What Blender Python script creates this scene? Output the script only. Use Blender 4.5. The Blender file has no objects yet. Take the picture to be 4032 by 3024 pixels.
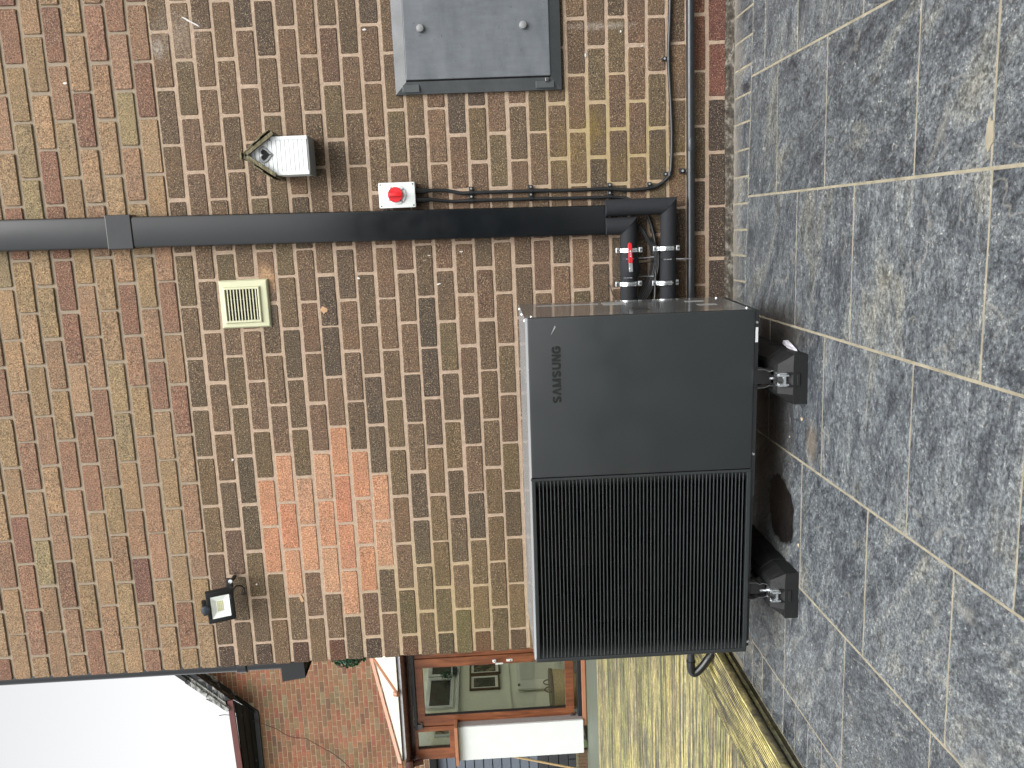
import bpy, bmesh, math, random
from mathutils import Vector, Matrix
random.seed(7)
S = bpy.context.scene
COL = S.collection
# ---------------------------------------------------------------- camera
cam = bpy.data.cameras.new('camera'); co = bpy.data.objects.new('camera', cam); COL.objects.link(co)
CAM_ROT = [[-0.040348, 0.982785, 0.180291], [-0.044883, 0.178473, -0.982921], [-0.998177, -0.047751, 0.03691]]
M = Matrix(CAM_ROT).to_4x4(); M.translation = Vector((1.96668, -3.75960, 1.10500)); co.matrix_world = M
cam.sensor_fit = 'HORIZONTAL'; cam.sensor_width = 36.0; cam.lens = 30.125
cam.clip_start = 0.05; cam.clip_end = 400
S.camera = co
# ---------------------------------------------------------------- world, sun, exposure
SUN_EL, SUN_AZ = math.radians(58), math.radians(200)
w = bpy.data.worlds.new('World'); S.world = w; w.use_nodes = True
nt = w.node_tree; nt.nodes.clear()
sky = nt.nodes.new('ShaderNodeTexSky'); sky.sky_type = 'NISHITA'; sky.sun_disc = False
sky.sun_elevation = SUN_EL; sky.sun_rotation = SUN_AZ; sky.air_density = 1.0; sky.dust_density = 6.0; sky.ozone_density = 1.0
hs = nt.nodes.new('ShaderNodeHueSaturation'); hs.inputs['Saturation'].default_value = 0.05; hs.inputs['Value'].default_value = 1.0
bg = nt.nodes.new('ShaderNodeBackground'); bg.inputs['Strength'].default_value = 0.15
wo = nt.nodes.new('ShaderNodeOutputWorld')
nt.links.new(sky.outputs[0], hs.inputs['Color']); nt.links.new(hs.outputs[0], bg.inputs['Color']); nt.links.new(bg.outputs[0], wo.inputs[0])
sl = bpy.data.lights.new('sun', 'SUN'); sl.energy = 0.5; sl.angle = math.radians(50); sl.color = (1.0, 0.975, 0.94)
so = bpy.data.objects.new('sun', sl); COL.objects.link(so)
sd = Vector((0.35, -0.80, 1.15)).normalized()      # towards the sun: behind the camera, high
so.rotation_euler = sd.to_track_quat('Z', 'Y').to_euler(); so.location = (3, -6, 8)
sky.sun_elevation = math.asin(sd.z); sky.sun_rotation = math.atan2(sd.x, sd.y)
S.view_settings.view_transform = 'Standard'; S.view_settings.look = 'None'
S.view_settings.exposure = 1.15; S.view_settings.gamma = 1.0; S.view_settings.use_curve_mapping = False

# ---------------------------------------------------------------- colour and material helpers
def lin(r, g, b, k=.62):
    f = lambda c: (c/255/12.92 if c/255 <= .04045 else ((c/255+.055)/1.055)**2.4) * k
    return (f(r), f(g), f(b), 1.0)
class N:
    """tiny node builder"""
    def __init__(s, name):
        s.m = bpy.data.materials.new(name); s.m.use_nodes = True; s.t = s.m.node_tree
        s.b = s.t.nodes['Principled BSDF']; s.out = s.t.nodes['Material Output']
    def n(s, typ, **kw):
        nd = s.t.nodes.new('ShaderNode' + typ)
        for k, v in kw.items():
            if k.startswith('_'): setattr(nd, k[1:], v)
            else: s.set(nd.inputs[k.replace('__', ' ')] if not k.startswith('i') or not k[1:].isdigit() else nd.inputs[int(k[1:])], v)
        return nd
    def set(s, inp, v):
        if hasattr(v, 'is_output') or isinstance(v, bpy.types.NodeSocket): s.t.links.new(v, inp)
        else: inp.default_value = v
    def obj(s): return s.n('TexCoord').outputs['Object']
    def gen(s): return s.n('TexCoord').outputs['Generated']
    def scale(s, v, sc, rot=(0, 0, 0), loc=(0, 0, 0)):
        return s.n('Mapping', Vector=v, Scale=sc, Rotation=rot, Location=loc).outputs[0]
    def noise(s, v, sc, det=2.0, rough=.5, dist=0.0):
        return s.n('TexNoise', Vector=v, Scale=sc, Detail=det, Roughness=rough, Distortion=dist).outputs['Fac']
    def rng(s, v, a, b, c=0.0, d=1.0):
        return s.n('MapRange', Value=v, From__Min=a, From__Max=b, To__Min=c, To__Max=d).outputs[0]
    def math(s, op, a, b=0.0): return s.n('Math', _operation=op, i0=a, i1=b).outputs[0]
    def mix(s, f, a, b, mode='MIX'):
        nd = s.t.nodes.new('ShaderNodeMix'); nd.data_type = 'RGBA'; nd.blend_type = mode
        s.set(nd.inputs[0], f); s.set(nd.inputs[6], a); s.set(nd.inputs[7], b); return nd.outputs[2]
    def ramp(s, f, stops):
        nd = s.n('ValToRGB', Fac=f); e = nd.color_ramp.elements
        while len(e) < len(stops): e.new(.5)
        for i, (p_, c) in enumerate(stops): e[i].position = p_; e[i].color = c
        return nd.outputs[0]
    def blob(s, v, c, r, soft=.5, nz=None, amt=.5):
        d = s.n('VectorMath', _operation='DISTANCE', i0=s.scale(v, (1/r[0], 1/r[1], 1/r[2])), i1=(c[0]/r[0], c[1]/r[1], c[2]/r[2])).outputs['Value']
        if nz is not None: d = s.math('ADD', d, s.math('MULTIPLY', s.math('SUBTRACT', nz, .5), amt*2))
        return s.rng(d, 1-soft, 1.0, 1.0, 0.0)
    def bump(s, h, st=.5, dist=.002):
        s.t.links.new(s.n('Bump', Strength=st, Distance=dist, Height=h).outputs[0], s.b.inputs['Normal']); return s
    def fin(s, col, rough=.6, metal=0.0, spec=.5, **kw):
        s.set(s.b.inputs['Base Color'], col); s.set(s.b.inputs['Roughness'], rough); s.set(s.b.inputs['Metallic'], metal)
        s.set(s.b.inputs['Specular IOR Level'], spec)
        for k, v in kw.items(): s.set(s.b.inputs[k.replace('_', ' ')], v)
        return s.m
def plain(name, col, rough=.5, metal=0.0, var=.12, sc=30, bump=.15, bs=400, spec=.5, **kw):
    a = N(name); v = a.obj(); n1 = a.noise(v, sc, 4.0, .6)
    c = a.mix(1.0, col, a.ramp(n1, [(.25, (1-var,)*3+(1,)), (.75, (1+var,)*3+(1,))]), 'MULTIPLY')
    a.bump(a.noise(v, bs, 2.0), bump, .001)
    r = a.rng(n1, .3, .7, max(0, rough-.06), min(1, rough+.06))
    return a.fin(c, r, metal, spec, **kw)

# ---------------------------------------------------------------- mesh helpers
class MB:
    def __init__(s): s.v = []; s.f = []; s.c = []; s.cur = (1, 1, 1, 1); s.X = None
    def av(s, p):
        p = Vector(p)
        if s.X is not None: p = s.X @ p
        s.v.append(p); s.c.append(s.cur); return len(s.v)-1
    def add(s, pts, faces):
        o = len(s.v)
        for p_ in pts: s.av(p_)
        for f in faces: s.f.append([o+i for i in f])
    def box(s, a, b, bev=0.0):
        x0, y0, z0 = [min(a[i], b[i]) for i in range(3)]; x1, y1, z1 = [max(a[i], b[i]) for i in range(3)]
        if bev <= 0:
            s.add([(x0,y0,z0),(x1,y0,z0),(x1,y1,z0),(x0,y1,z0),(x0,y0,z1),(x1,y0,z1),(x1,y1,z1),(x0,y1,z1)],
                  [(3,2,1,0),(4,5,6,7),(0,1,5,4),(1,2,6,5),(2,3,7,6),(3,0,4,7)]); return
        bm = bmesh.new(); bmesh.ops.create_cube(bm, size=1)
        for v in bm.verts: v.co = Vector(((x0+x1)/2+v.co.x*(x1-x0), (y0+y1)/2+v.co.y*(y1-y0), (z0+z1)/2+v.co.z*(z1-z0)))
        bmesh.ops.bevel(bm, geom=bm.edges[:], offset=min(bev, .49*min(x1-x0, y1-y0, z1-z0)), segments=2, profile=.6, affect='EDGES')
        s.bm(bm)
    def bm(s, bm):
        bm.verts.index_update(); s.add([v.co.copy() for v in bm.verts], [[v.index for v in f.verts] for f in bm.faces]); bm.free()
    def prism(s, poly, axis, a, b):
        """poly: 2D points in the plane normal to axis, extruded from a to b"""
        def P(q, t):
            return (t, q[0], q[1]) if axis == 'x' else (q[0], t, q[1]) if axis == 'y' else (q[0], q[1], t)
        n = len(poly); pts = [P(q, a) for q in poly]+[P(q, b) for q in poly]
        s.add(pts, [list(range(n))[::-1], list(range(n, 2*n))]+[(i, (i+1) % n, n+(i+1) % n, n+i) for i in range(n)])
    def quad(s, *pts): s.add(pts, [tuple(range(len(pts)))])
    def tube(s, path, r, seg=12, cap=True, rs=None):
        path = [Vector(p_) for p_ in path]; n = len(path); rings = []; up = None
        for i, p_ in enumerate(path):
            t = (path[min(i+1, n-1)]-path[max(i-1, 0)]).normalized()
            if up is None:
                up = Vector((0, 0, 1)) if abs(t.z) < .9 else Vector((0, 1, 0))
            u = t.cross(up).normalized(); up = u.cross(t).normalized()
            rr = rs[i] if rs else r
            rings.append([p_+(u*math.cos(2*math.pi*k/seg)+up*math.sin(2*math.pi*k/seg))*rr for k in range(seg)])
        pts = [q for rg in rings for q in rg]; fs = []
        for i in range(n-1):
            for k in range(seg):
                fs.append((i*seg+k, i*seg+(k+1) % seg, (i+1)*seg+(k+1) % seg, (i+1)*seg+k))
        if cap: fs.append(tuple(range(seg))[::-1]); fs.append(tuple(range((n-1)*seg, n*seg)))
        s.add(pts, fs)
    def cyl(s, a, b, r, seg=20, r2=None): s.tube([a, b], r, seg, True, [r, r2 if r2 is not None else r])
    def build(s, name, mat, parent=None, smooth=False, colors=False, bev=0):
        off = parent_loc(parent); me = bpy.data.meshes.new(name)
        me.from_pydata([v-off for v in s.v], [], s.f); me.update()
        if colors:
            ca = me.color_attributes.new('Col', 'FLOAT_COLOR', 'POINT')
            ca.data.foreach_set('color', [x for c in s.c for x in c])
        bm = bmesh.new(); bm.from_mesh(me); bmesh.ops.recalc_face_normals(bm, faces=bm.faces[:]); bm.to_mesh(me); bm.free()
        o = bpy.data.objects.new(name, me); COL.objects.link(o)
        if isinstance(mat, (list, tuple)):
            for m in mat: me.materials.append(m)
        else: me.materials.append(mat)
        if smooth:
            for p_ in me.polygons: p_.use_smooth = True
            try: me.set_sharp_from_angle(angle=math.radians(38))
            except Exception: pass
        if bev:
            md = o.modifiers.new('bevel', 'BEVEL'); md.width = bev; md.segments = 2; md.limit_method = 'ANGLE'; md.harden_normals = False
        if parent: o.parent = parent
        return o
def parent_loc(p_):
    v = Vector((0, 0, 0))
    while p_ is not None: v = v+Vector(p_.location); p_ = p_.parent
    return v
def root(name, loc, label, cat, group=None):
    o = bpy.data.objects.new(name, None); o.location = loc; o.empty_display_size = .05; COL.objects.link(o)
    tag(o, label, cat, group); return o
def tag(o, label=None, cat=None, group=None, kind=None):
    if label: o['label'] = label
    if cat: o['category'] = cat
    if group: o['group'] = group
    if kind: o['kind'] = kind
    return o
def clone(o, loc, label, parent=None):
    c = o.copy(); COL.objects.link(c)
    if parent: c.parent = parent
    else: c.location = loc; c['label'] = label
    for ch in list(o.children): clone(ch, None, None, c)
    return c
def smoothpath(pts, n=6):
    """Catmull-Rom through the points"""
    P_ = [Vector(q) for q in pts]; out = []
    for i in range(len(P_)-1):
        a = P_[max(i-1, 0)]; b = P_[i]; c = P_[i+1]; d = P_[min(i+2, len(P_)-1)]
        for k in range(n):
            t = k/n
            out.append(.5*((2*b)+(c-a)*t+(2*a-5*b+4*c-d)*t*t+(3*b-a-3*c+d)*t**3))
    out.append(P_[-1]); return out

# ---------------------------------------------------------------- materials
MAT = {}
def mk_brick():
    a = N('sanded_brick'); v = a.obj()
    col = a.n('Attribute', _attribute_name='Col').outputs['Color']
    big = a.noise(v, 9, 3.0, .6); mid = a.noise(v, 45, 4.0, .65); fine = a.noise(v, 150, 3.0, .85); fine2 = a.noise(a.scale(v, (1, 1, 1), loc=(3, 5, 1)), 190, 2.0, .8)
    c = a.mix(1.0, col, a.ramp(big, [(.3, (.86, .90, .92, 1)), (.7, (1.12, 1.08, 1.02, 1))]), 'MULTIPLY')
    c = a.mix(1.0, c, a.ramp(mid, [(.28, (.78, .77, .76, 1)), (.72, (1.2, 1.2, 1.2, 1))]), 'MULTIPLY')
    c = a.mix(1.0, c, a.ramp(fine, [(.33, (.30, .29, .28, 1)), (.5, (1, 1, 1, 1)), (.66, (1.9, 1.85, 1.75, 1))]), 'MULTIPLY')
    c = a.mix(a.math('MULTIPLY', a.rng(fine2, .585, .65), .85), c, lin(222, 200, 165))
    c = a.mix(a.math('MULTIPLY', a.rng(fine2, .41, .34), .7), c, lin(48, 38, 30))
    # lichen, lime bloom and splashes that belong to the wall
    soft = a.noise(v, 14, 4.0, .6); grain = a.rng(a.noise(v, 90, 4.0, .8), .42, .60, .15, 1.0)
    for (x, z, rx, rz, k, cc) in [(2.37, .575, .10, .05, .60, (165, 145, 40)), (2.27, .66, .20, .12, .35, (165, 145, 50)), (2.24, .24, .16, .20, .35, (140, 125, 45)),
                                  (2.19, .45, .12, .14, .30, (150, 130, 50)), (.25, 1.35, .40, .30, .30, (125, 130, 70)), (.12, 1.1, .25, .5, .25, (125, 125, 60)), (2.5, 1.47, .1, .2, .2, (165, 150, 90)),
                                  (2.79, 2.27, .14, .13, .42, (205, 195, 185)), (2.74, 2.36, .05, .03, .7, (225, 220, 210)), (2.775, .53, .02, .17, .65, (225, 215, 205)),
                                  (1.68, 1.98, .16, .05, .45, (120, 118, 112)), (1.75, 2.215, .10, .012, .6, (215, 210, 205)), (2.05, .13, .9, .06, .22, (70, 55, 45)), (1.812, 2.006, .050, .040, 1.3, (238, 196, 152)), (1.778, 1.973, .05, .022, 1.1, (226, 180, 138)), (2.205, 1.995, .034, .016, .8, (205, 165, 140)), (1.795, 2.03, .1, .05, .35, (200, 165, 130))]:
        c = a.mix(a.math('MULTIPLY', a.math('MULTIPLY', a.blob(v, (x, 0, z), (rx, 1, rz), .8, soft, .6), k), grain), c, lin(*cc))
    c = a.mix(1.0, c, (.78, .76, .73, 1), 'MULTIPLY')
    a.bump(a.math('ADD', a.math('MULTIPLY', fine, 1.0), a.math('MULTIPLY', mid, .7)), 1.0, .0035)
    return a.fin(c, .82, 0, .35)
def mk_mortar(name, c1, c2, stain=True):
    a = N(name); v = a.obj(); n1 = a.noise(v, 8, 4.0, .6); n2 = a.noise(v, 260, 3.0, .7); n3 = a.noise(v, 40, 3.0, .6)
    c = a.mix(n1, c1, c2); c = a.mix(1.0, c, a.ramp(n2, [(.3, (.66, .65, .63, 1)), (.7, (1.22, 1.22, 1.22, 1))]), 'MULTIPLY')
    c = a.mix(1.0, c, a.ramp(n3, [(.3, (.86, .86, .86, 1)), (.7, (1.1, 1.1, 1.1, 1))]), 'MULTIPLY')
    if stain:
        z = a.n('SeparateXYZ', Vector=v).outputs['Z']
        c = a.mix(a.rng(z, 2.30, 2.46), c, lin(146, 132, 112), 'MIX') if False else c
        c = a.mix(a.math('MULTIPLY', a.rng(z, 2.33, 2.45), .75), c, lin(168, 156, 136))
        for (x, zz, rx, rz, k) in [(2.32, .5, .35, .45, .5), (.25, 1.3, .45, .5, .35)]:
            c = a.mix(a.math('MULTIPLY', a.blob(v, (x, 0, zz), (rx, 1, rz), .8, n1, .5), k), c, lin(190, 172, 100))
    a.bump(a.math('ADD', n2, a.math('MULTIPLY', n3, .8)), .9, .003); return a.fin(c, .9, 0, .25)
MAT['brick'] = mk_brick()
MAT['mortar'] = mk_mortar('pale_mortar', lin(212, 188, 166), lin(196, 172, 148))
MAT['mortar_far'] = mk_mortar('far_mortar', lin(232, 214, 184), lin(206, 188, 158), False)
def mk_farbrick():
    a = N('smooth_red_brick'); v = a.obj(); col = a.n('Attribute', _attribute_name='Col').outputs['Color']
    c = a.mix(1.0, col, a.ramp(a.noise(v, 16, 5.0, .7), [(.28, (.66, .66, .68, 1)), (.72, (1.34, 1.3, 1.24, 1))]), 'MULTIPLY')
    c = a.mix(1.0, c, a.ramp(a.noise(v, 1.0, 3.0), [(.3, (.82, .88, .85, 1)), (.7, (1.14, 1.05, 1.0, 1))]), 'MULTIPLY')
    return a.fin(c, .85, 0, .3)
MAT['farbrick'] = mk_farbrick()
def mk_slate():
    a = N('riven_slate_paving'); v0 = a.obj(); col = a.n('Attribute', _attribute_name='Col').outputs['Color']
    sp = a.n('SeparateColor', Color=col)
    off = a.n('CombineXYZ', i0=a.math('MULTIPLY', sp.outputs[0], 37.0), i1=a.math('MULTIPLY', sp.outputs[1], 53.0), i2=a.math('MULTIPLY', sp.outputs[2], 19.0)).outputs[0]
    v = a.n('VectorMath', _operation='ADD', i0=v0, i1=off).outputs['Vector']
    vr = a.n('VectorRotate', _rotation_type='Z_AXIS', Vector=v, Angle=a.math('MULTIPLY', sp.outputs[1], 1.6)).outputs[0]
    vr = a.scale(vr, (1.0, 1.9, 1.0), rot=(0, 0, .2))
    n1 = a.noise(vr, 2.6, 7.0, .62, .9); n2 = a.noise(vr, 10, 7.0, .75, .5); n3 = a.noise(v, 95, 3.0, .85); n4 = a.noise(vr, 34, 6.0, .8, .4)
    c = a.ramp(n1, [(.30, lin(84, 89, 95)), (.42, lin(102, 108, 114)), (.53, lin(118, 124, 129)), (.62, lin(134, 137, 135)), (.72, lin(152, 149, 137))])
    c = a.mix(1.0, c, a.ramp(n2, [(.36, (.52, .52, .53, 1)), (.49, (.97, .97, .97, 1)), (.64, (1.38, 1.36, 1.32, 1))]), 'MULTIPLY')
    c = a.mix(1.0, c, a.ramp(n4, [(.38, (.58, .58, .59, 1)), (.5, (1, 1, 1, 1)), (.62, (1.32, 1.31, 1.29, 1))]), 'MULTIPLY')
    c = a.mix(1.0, c, a.ramp(n3, [(.36, (.42, .42, .43, 1)), (.5, (.96, .96, .96, 1)), (.62, (1.6, 1.6, 1.57, 1))]), 'MULTIPLY')
    c = a.mix(1.0, c, a.ramp(sp.outputs[0], [(0, (.76, .77, .78, 1)), (1, (1.04, 1.04, 1.03, 1))]), 'MULTIPLY')
    d = a.noise(vr, 1.9, 3.0, .45, .5); ridge = a.math('ABSOLUTE', a.math('SUBTRACT', d, .5))
    rl = a.math('MULTIPLY', a.rng(ridge, .008, .001), a.rng(a.noise(v, 6, 2.0), .44, .52))
    c = a.mix(a.math('MULTIPLY', rl, .28), c, lin(196, 192, 178))
    fl = a.rng(a.noise(v, 75, 3.0, .85), .60, .65)
    c = a.mix(a.math('MULTIPLY', fl, a.rng(n2, .4, .6, .15, .85)), c, lin(214, 214, 206))
    soft = a.noise(v0, 7, 4.0, .6)
    # dry brown grime kept under the unit, a wet patch, and the sandy haze by the wall
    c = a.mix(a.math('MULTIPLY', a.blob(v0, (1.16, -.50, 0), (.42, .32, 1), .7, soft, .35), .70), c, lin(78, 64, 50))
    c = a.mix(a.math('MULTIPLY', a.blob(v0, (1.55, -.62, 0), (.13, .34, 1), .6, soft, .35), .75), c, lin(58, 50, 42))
    c = a.mix(a.math('MULTIPLY', a.blob(v0, (1.20, -.95, 0), (.10, .06, 1), .7, soft, .4), .5), c, lin(150, 132, 108))
    wet = a.blob(v0, (.86, -.67, 0), (.145, .15, 1), .12, a.noise(v0, 9, 3.0, .5), .32)
    c = a.mix(a.math('MULTIPLY', wet, .93), c, lin(30, 24, 20))
    y = a.n('SeparateXYZ', Vector=v0).outputs['Y']
    c = a.mix(a.math('MULTIPLY', a.rng(y, -.17, -.05), a.rng(soft, .3, .6, .25, .75)), c, lin(168, 160, 148))
    h = a.math('ADD', a.math('ADD', a.math('MULTIPLY', n2, 1.2), a.math('MULTIPLY', n4, .6)), a.math('MULTIPLY', a.rng(d, .47, .53), .5))
    a.bump(h, .9, .007)
    return a.fin(c, a.math('SUBTRACT', a.rng(n4, .3, .7, .30, .52), a.math('MULTIPLY', wet, .22)), 0, .5)
MAT['slate'] = mk_slate()
MAT['grout'] = plain('cream_grout', lin(166, 158, 136), .85, var=.28, sc=18, bump=.8, bs=300)
def mk_fillet():
    a = N('crusty_mortar_fillet'); v = a.obj(); n1 = a.noise(v, 30, 5.0, .75); n2 = a.noise(v, 11, 3.0, .6)
    c = a.ramp(n1, [(.3, lin(48, 45, 41)), (.50, lin(88, 82, 74)), (.70, lin(170, 164, 152))])
    c = a.mix(a.rng(n2, .66, .74), c, lin(90, 108, 40)); a.bump(n1, 1.0, .01); return a.fin(c, .9, 0, .2)
MAT['fillet'] = mk_fillet()
def mk_deck(name, ax, dark=False):
    a = N(name); v = a.obj(); sc = (1.2, 22, 8) if ax == 'x' else (22, 1.2, 8); sc2 = (7, 90, 9) if ax == 'x' else (90, 7, 9)
    n1 = a.noise(a.scale(v, sc), 1.0, 5.0, .65, .3); n2 = a.noise(a.scale(v, sc2), 1.0, 4.0, .75, .2); n3 = a.noise(v, 3.0, 4.0, .6); n4 = a.noise(v, 55, 4.0, .7)
    if dark:
        c = a.ramp(n1, [(.3, lin(52, 50, 34)), (.7, lin(92, 88, 52))])
    else:
        c = a.ramp(n1, [(.28, lin(92, 92, 72)), (.40, lin(128, 126, 114)), (.47, lin(150, 144, 112)), (.54, lin(232, 220, 158)), (.61, lin(166, 162, 96)), (.70, lin(246, 236, 192))])
    c = a.mix(1.0, c, a.ramp(n2, [(.34, (.26, .26, .27, 1)), (.48, (.95, .95, .95, 1)), (.66, (1.6, 1.57, 1.45, 1))]), 'MULTIPLY')
    c = a.mix(a.rng(n3, .42, .62, .0, .42), c, lin(126, 120, 112))
    c = a.mix(1.0, c, a.ramp(n4, [(.3, (.62, .62, .62, 1)), (.7, (1.3, 1.3, 1.3, 1))]), 'MULTIPLY')
    c = a.mix(1.0, c, a.n('Attribute', _attribute_name='Col').outputs['Color'], 'MULTIPLY')
    a.bump(n2, .6, .003); return a.fin(c, .8, 0, .3)
MAT['deck_x'] = mk_deck('mossy_deck_long', 'x'); MAT['deck_y'] = mk_deck('mossy_deck_border', 'y'); MAT['deck_dark'] = mk_deck('dark_deck_riser', 'y', True)
MAT['deck_grey'] = plain('smooth_grey_green_board', lin(112, 120, 104), .6, var=.15, sc=14)
# plastics, metals, paint
MAT['duct'] = plain('black_grey_pvc', lin(24, 27, 30), .20, var=.06, sc=7, bump=.05, spec=.5)
MAT['black_plastic'] = plain('black_plastic', lin(30, 32, 34), .35, var=.12, sc=30, bump=.05)
MAT['black_matt'] = plain('matt_black_plastic', lin(22, 24, 28), .55, var=.15, sc=40, bump=.1)
MAT['cable'] = plain('black_cable_sheath', lin(34, 36, 38), .38, var=.18, sc=60, bump=.1)
MAT['foam'] = plain('black_foam_lagging', lin(44, 46, 50), .78, var=.25, sc=90, bump=1.0, bs=220, spec=.3)
MAT['pipe_black'] = plain('scuffed_black_pipe', lin(42, 47, 52), .34, var=.25, sc=25, bump=.1)
MAT['rubber'] = plain('recycled_rubber', lin(22, 23, 24), .62, var=.3, sc=160, bump=.9, bs=300, spec=.4)
MAT['zinc'] = plain('bright_zinc_steel', lin(235, 238, 240, 1.0), .3, metal=1.0, var=.15, sc=60, bump=.15)
MAT['dull_steel'] = plain('dull_steel', lin(150, 150, 150), .38, metal=1.0, var=.2, sc=60)
MAT['dark_steel'] = plain('dark_bracket_steel', lin(70, 72, 74), .4, metal=.6, var=.2, sc=40)
MAT['white_plastic'] = plain('white_plastic', lin(236, 240, 238, .72), .35, var=.04, sc=20, bump=.05)
MAT['red_plastic'] = plain('red_plastic', lin(235, 40, 48), .32, var=.08, sc=40, bump=.05)
MAT['cream'] = plain('cream_plastic', lin(220, 220, 184, .64), .42, var=.05, sc=15, bump=.08)
MAT['near_black'] = plain('dark_void', lin(10, 10, 11), .9, var=.1)
MAT['white_paint'] = plain('white_painted_wood', lin(238, 242, 242, .72), .45, var=.05, sc=16, bump=.2, bs=120)
MAT['groove_grey'] = plain('board_joint_grey', lin(160, 166, 170), .7, var=.1)
def mk_oldwood():
    a = N('weathered_grey_wood'); v = a.scale(a.obj(), (60, 60, 60)); n1 = a.noise(a.scale(a.obj(), (40, 8, 160)), 1.0, 5.0, .7, .4)
    c = a.ramp(n1, [(.3, lin(70, 64, 48)), (.5, lin(122, 114, 88)), (.7, lin(168, 162, 138))]); a.bump(n1, .8, .003); return a.fin(c, .85, 0, .2)
MAT['oldwood'] = mk_oldwood()
def mk_meter(name, base, chips):
    a = N(name); v = a.obj(); n1 = a.noise(a.scale(v, (2, 2, 5)), 3.0, 5.0, .65); n2 = a.noise(v, 60, 3.0, .7); n3 = a.noise(a.scale(v, (60, 60, 14)), 1.0, 4.0, .7)
    c = a.mix(1.0, base, a.ramp(n1, [(.3, (.84, .85, .86, 1)), (.7, (1.14, 1.13, 1.12, 1))]), 'MULTIPLY')
    c = a.mix(1.0, c, a.ramp(n3, [(.3, (.9, .9, .9, 1)), (.7, (1.08, 1.08, 1.08, 1))]), 'MULTIPLY')
    c = a.mix(a.math('MULTIPLY', a.rng(n2, .66, .72), chips), c, lin(50, 50, 52))
    a.bump(n2, .25, .002); return a.fin(c, a.rng(n1, .3, .7, .38, .55), 0, .5)
MAT['meter'] = mk_meter('faded_grey_paint', lin(110, 115, 120), .55); MAT['meter_frame'] = mk_meter('grey_frame_paint', lin(80, 84, 86), .8)
MAT['knob'] = plain('grey_knob', lin(150, 152, 152), .5, var=.12, sc=50)
MAT['panel'] = plain('charcoal_satin_panel', lin(46, 50, 51), .46, var=.035, sc=5, bump=.25, bs=700)
MAT['grille'] = plain('lit_louvre_charcoal', lin(74, 79, 80), .42, var=.06, sc=8, bump=.1)
MAT['letter'] = plain('pressed_dark_lettering', lin(14, 15, 16), .5, var=.05)
MAT['inner_black'] = plain('black_fan_and_louvre_shade', lin(10, 11, 12), .45, var=.15, sc=20)
def mk_casing():
    a = N('glossy_grey_casing'); v = a.obj(); n1 = a.noise(v, 6, 3.0)
    a.bump(a.noise(v, 2.5, 2.0), .08, .02)
    return a.fin(a.mix(n1, lin(118, 120, 120), lin(138, 140, 138)), .09, .35, .9)
MAT['casing'] = mk_casing()
MAT['silver_top'] = plain('silver_grey_top', lin(178, 184, 188, .62), .24, metal=.25, var=.04, sc=5, bump=.05, spec=.8)
MAT['sticker'] = plain('white_sticker', lin(225, 228, 228), .5, var=.06, sc=80)
MAT['gsticker'] = plain('grey_sticker', lin(170, 170, 168), .35, var=.25, sc=90)
def mk_wood():
    a = N('golden_oak_upvc'); v = a.obj(); n1 = a.noise(a.scale(v, (16, 16, 2.2)), 1.0, 5.0, .6, 1.2); n2 = a.noise(a.scale(v, (60, 60, 5)), 1.0, 3.0, .6)
    c = a.ramp(n1, [(.3, lin(92, 50, 30)), (.5, lin(130, 76, 46)), (.7, lin(158, 98, 62))])
    c = a.mix(1.0, c, a.ramp(n2, [(.3, (.85, .84, .82, 1)), (.7, (1.1, 1.1, 1.1, 1))]), 'MULTIPLY'); return a.fin(c, .38, 0, .5)
MAT['oak'] = mk_wood()
MAT['oak_plain'] = plain('oak_brown_trim', lin(186, 128, 94), .4, var=.08, sc=10)
MAT['brown'] = plain('brown_gutter_plastic', lin(78, 46, 38), .28, var=.1, sc=10)
MAT['render'] = plain('white_render', lin(238, 243, 240, .66), .75, var=.04, sc=9, bump=.35, bs=150)
MAT['grey_render'] = plain('grey_reveal_render', lin(176, 168, 166), .8, var=.12, sc=40, bump=.8, bs=90)
MAT['sill_black'] = plain('dark_threshold', lin(30, 34, 40), .35, var=.1)
MAT['hinge'] = plain('grey_hinge', lin(88, 84, 86), .45, var=.06)
MAT['inside_wall'] = plain('pale_inside_wall', lin(238, 238, 218, .95), .8, var=.04, sc=4)
MAT['inside_floor'] = plain('inside_floor', lin(120, 112, 100), .6, var=.1)
MAT['basket'] = plain('woven_straw', lin(214, 184, 132, .9), .8, var=.35, sc=60, bump=1.0, bs=90)
MAT['basket_trim'] = plain('brown_basket_trim', lin(92, 66, 48), .7, var=.2, sc=40)
MAT['radiator'] = plain('cream_enamel', lin(238, 238, 226, .9), .35, var=.03)
MAT['frame_wood'] = plain('brown_frame', lin(112, 84, 60), .5, var=.15, sc=50)
MAT['mat_board'] = plain('picture_mount', lin(240, 238, 226, 1.0), .6, var=.03)
def mk_pic(name, seed):
    a = N(name); v = a.scale(a.obj(), (1, 1, 1), loc=(seed, seed*.7, seed*.3)); n1 = a.noise(v, 9, 5.0, .7)
    c = a.ramp(n1, [(.38, lin(22, 24, 22)), (.5, lin(60, 62, 48)), (.56, lin(150, 130, 100)), (.64, lin(205, 196, 160))]); return a.fin(c, .3)
MAT['pic_a'] = mk_pic('garden_print', 3.1); MAT['pic_b'] = mk_pic('orchard_print', 8.4)
MAT['pic_c'] = plain('tan_print', lin(170, 150, 118), .5, var=.1)
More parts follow.
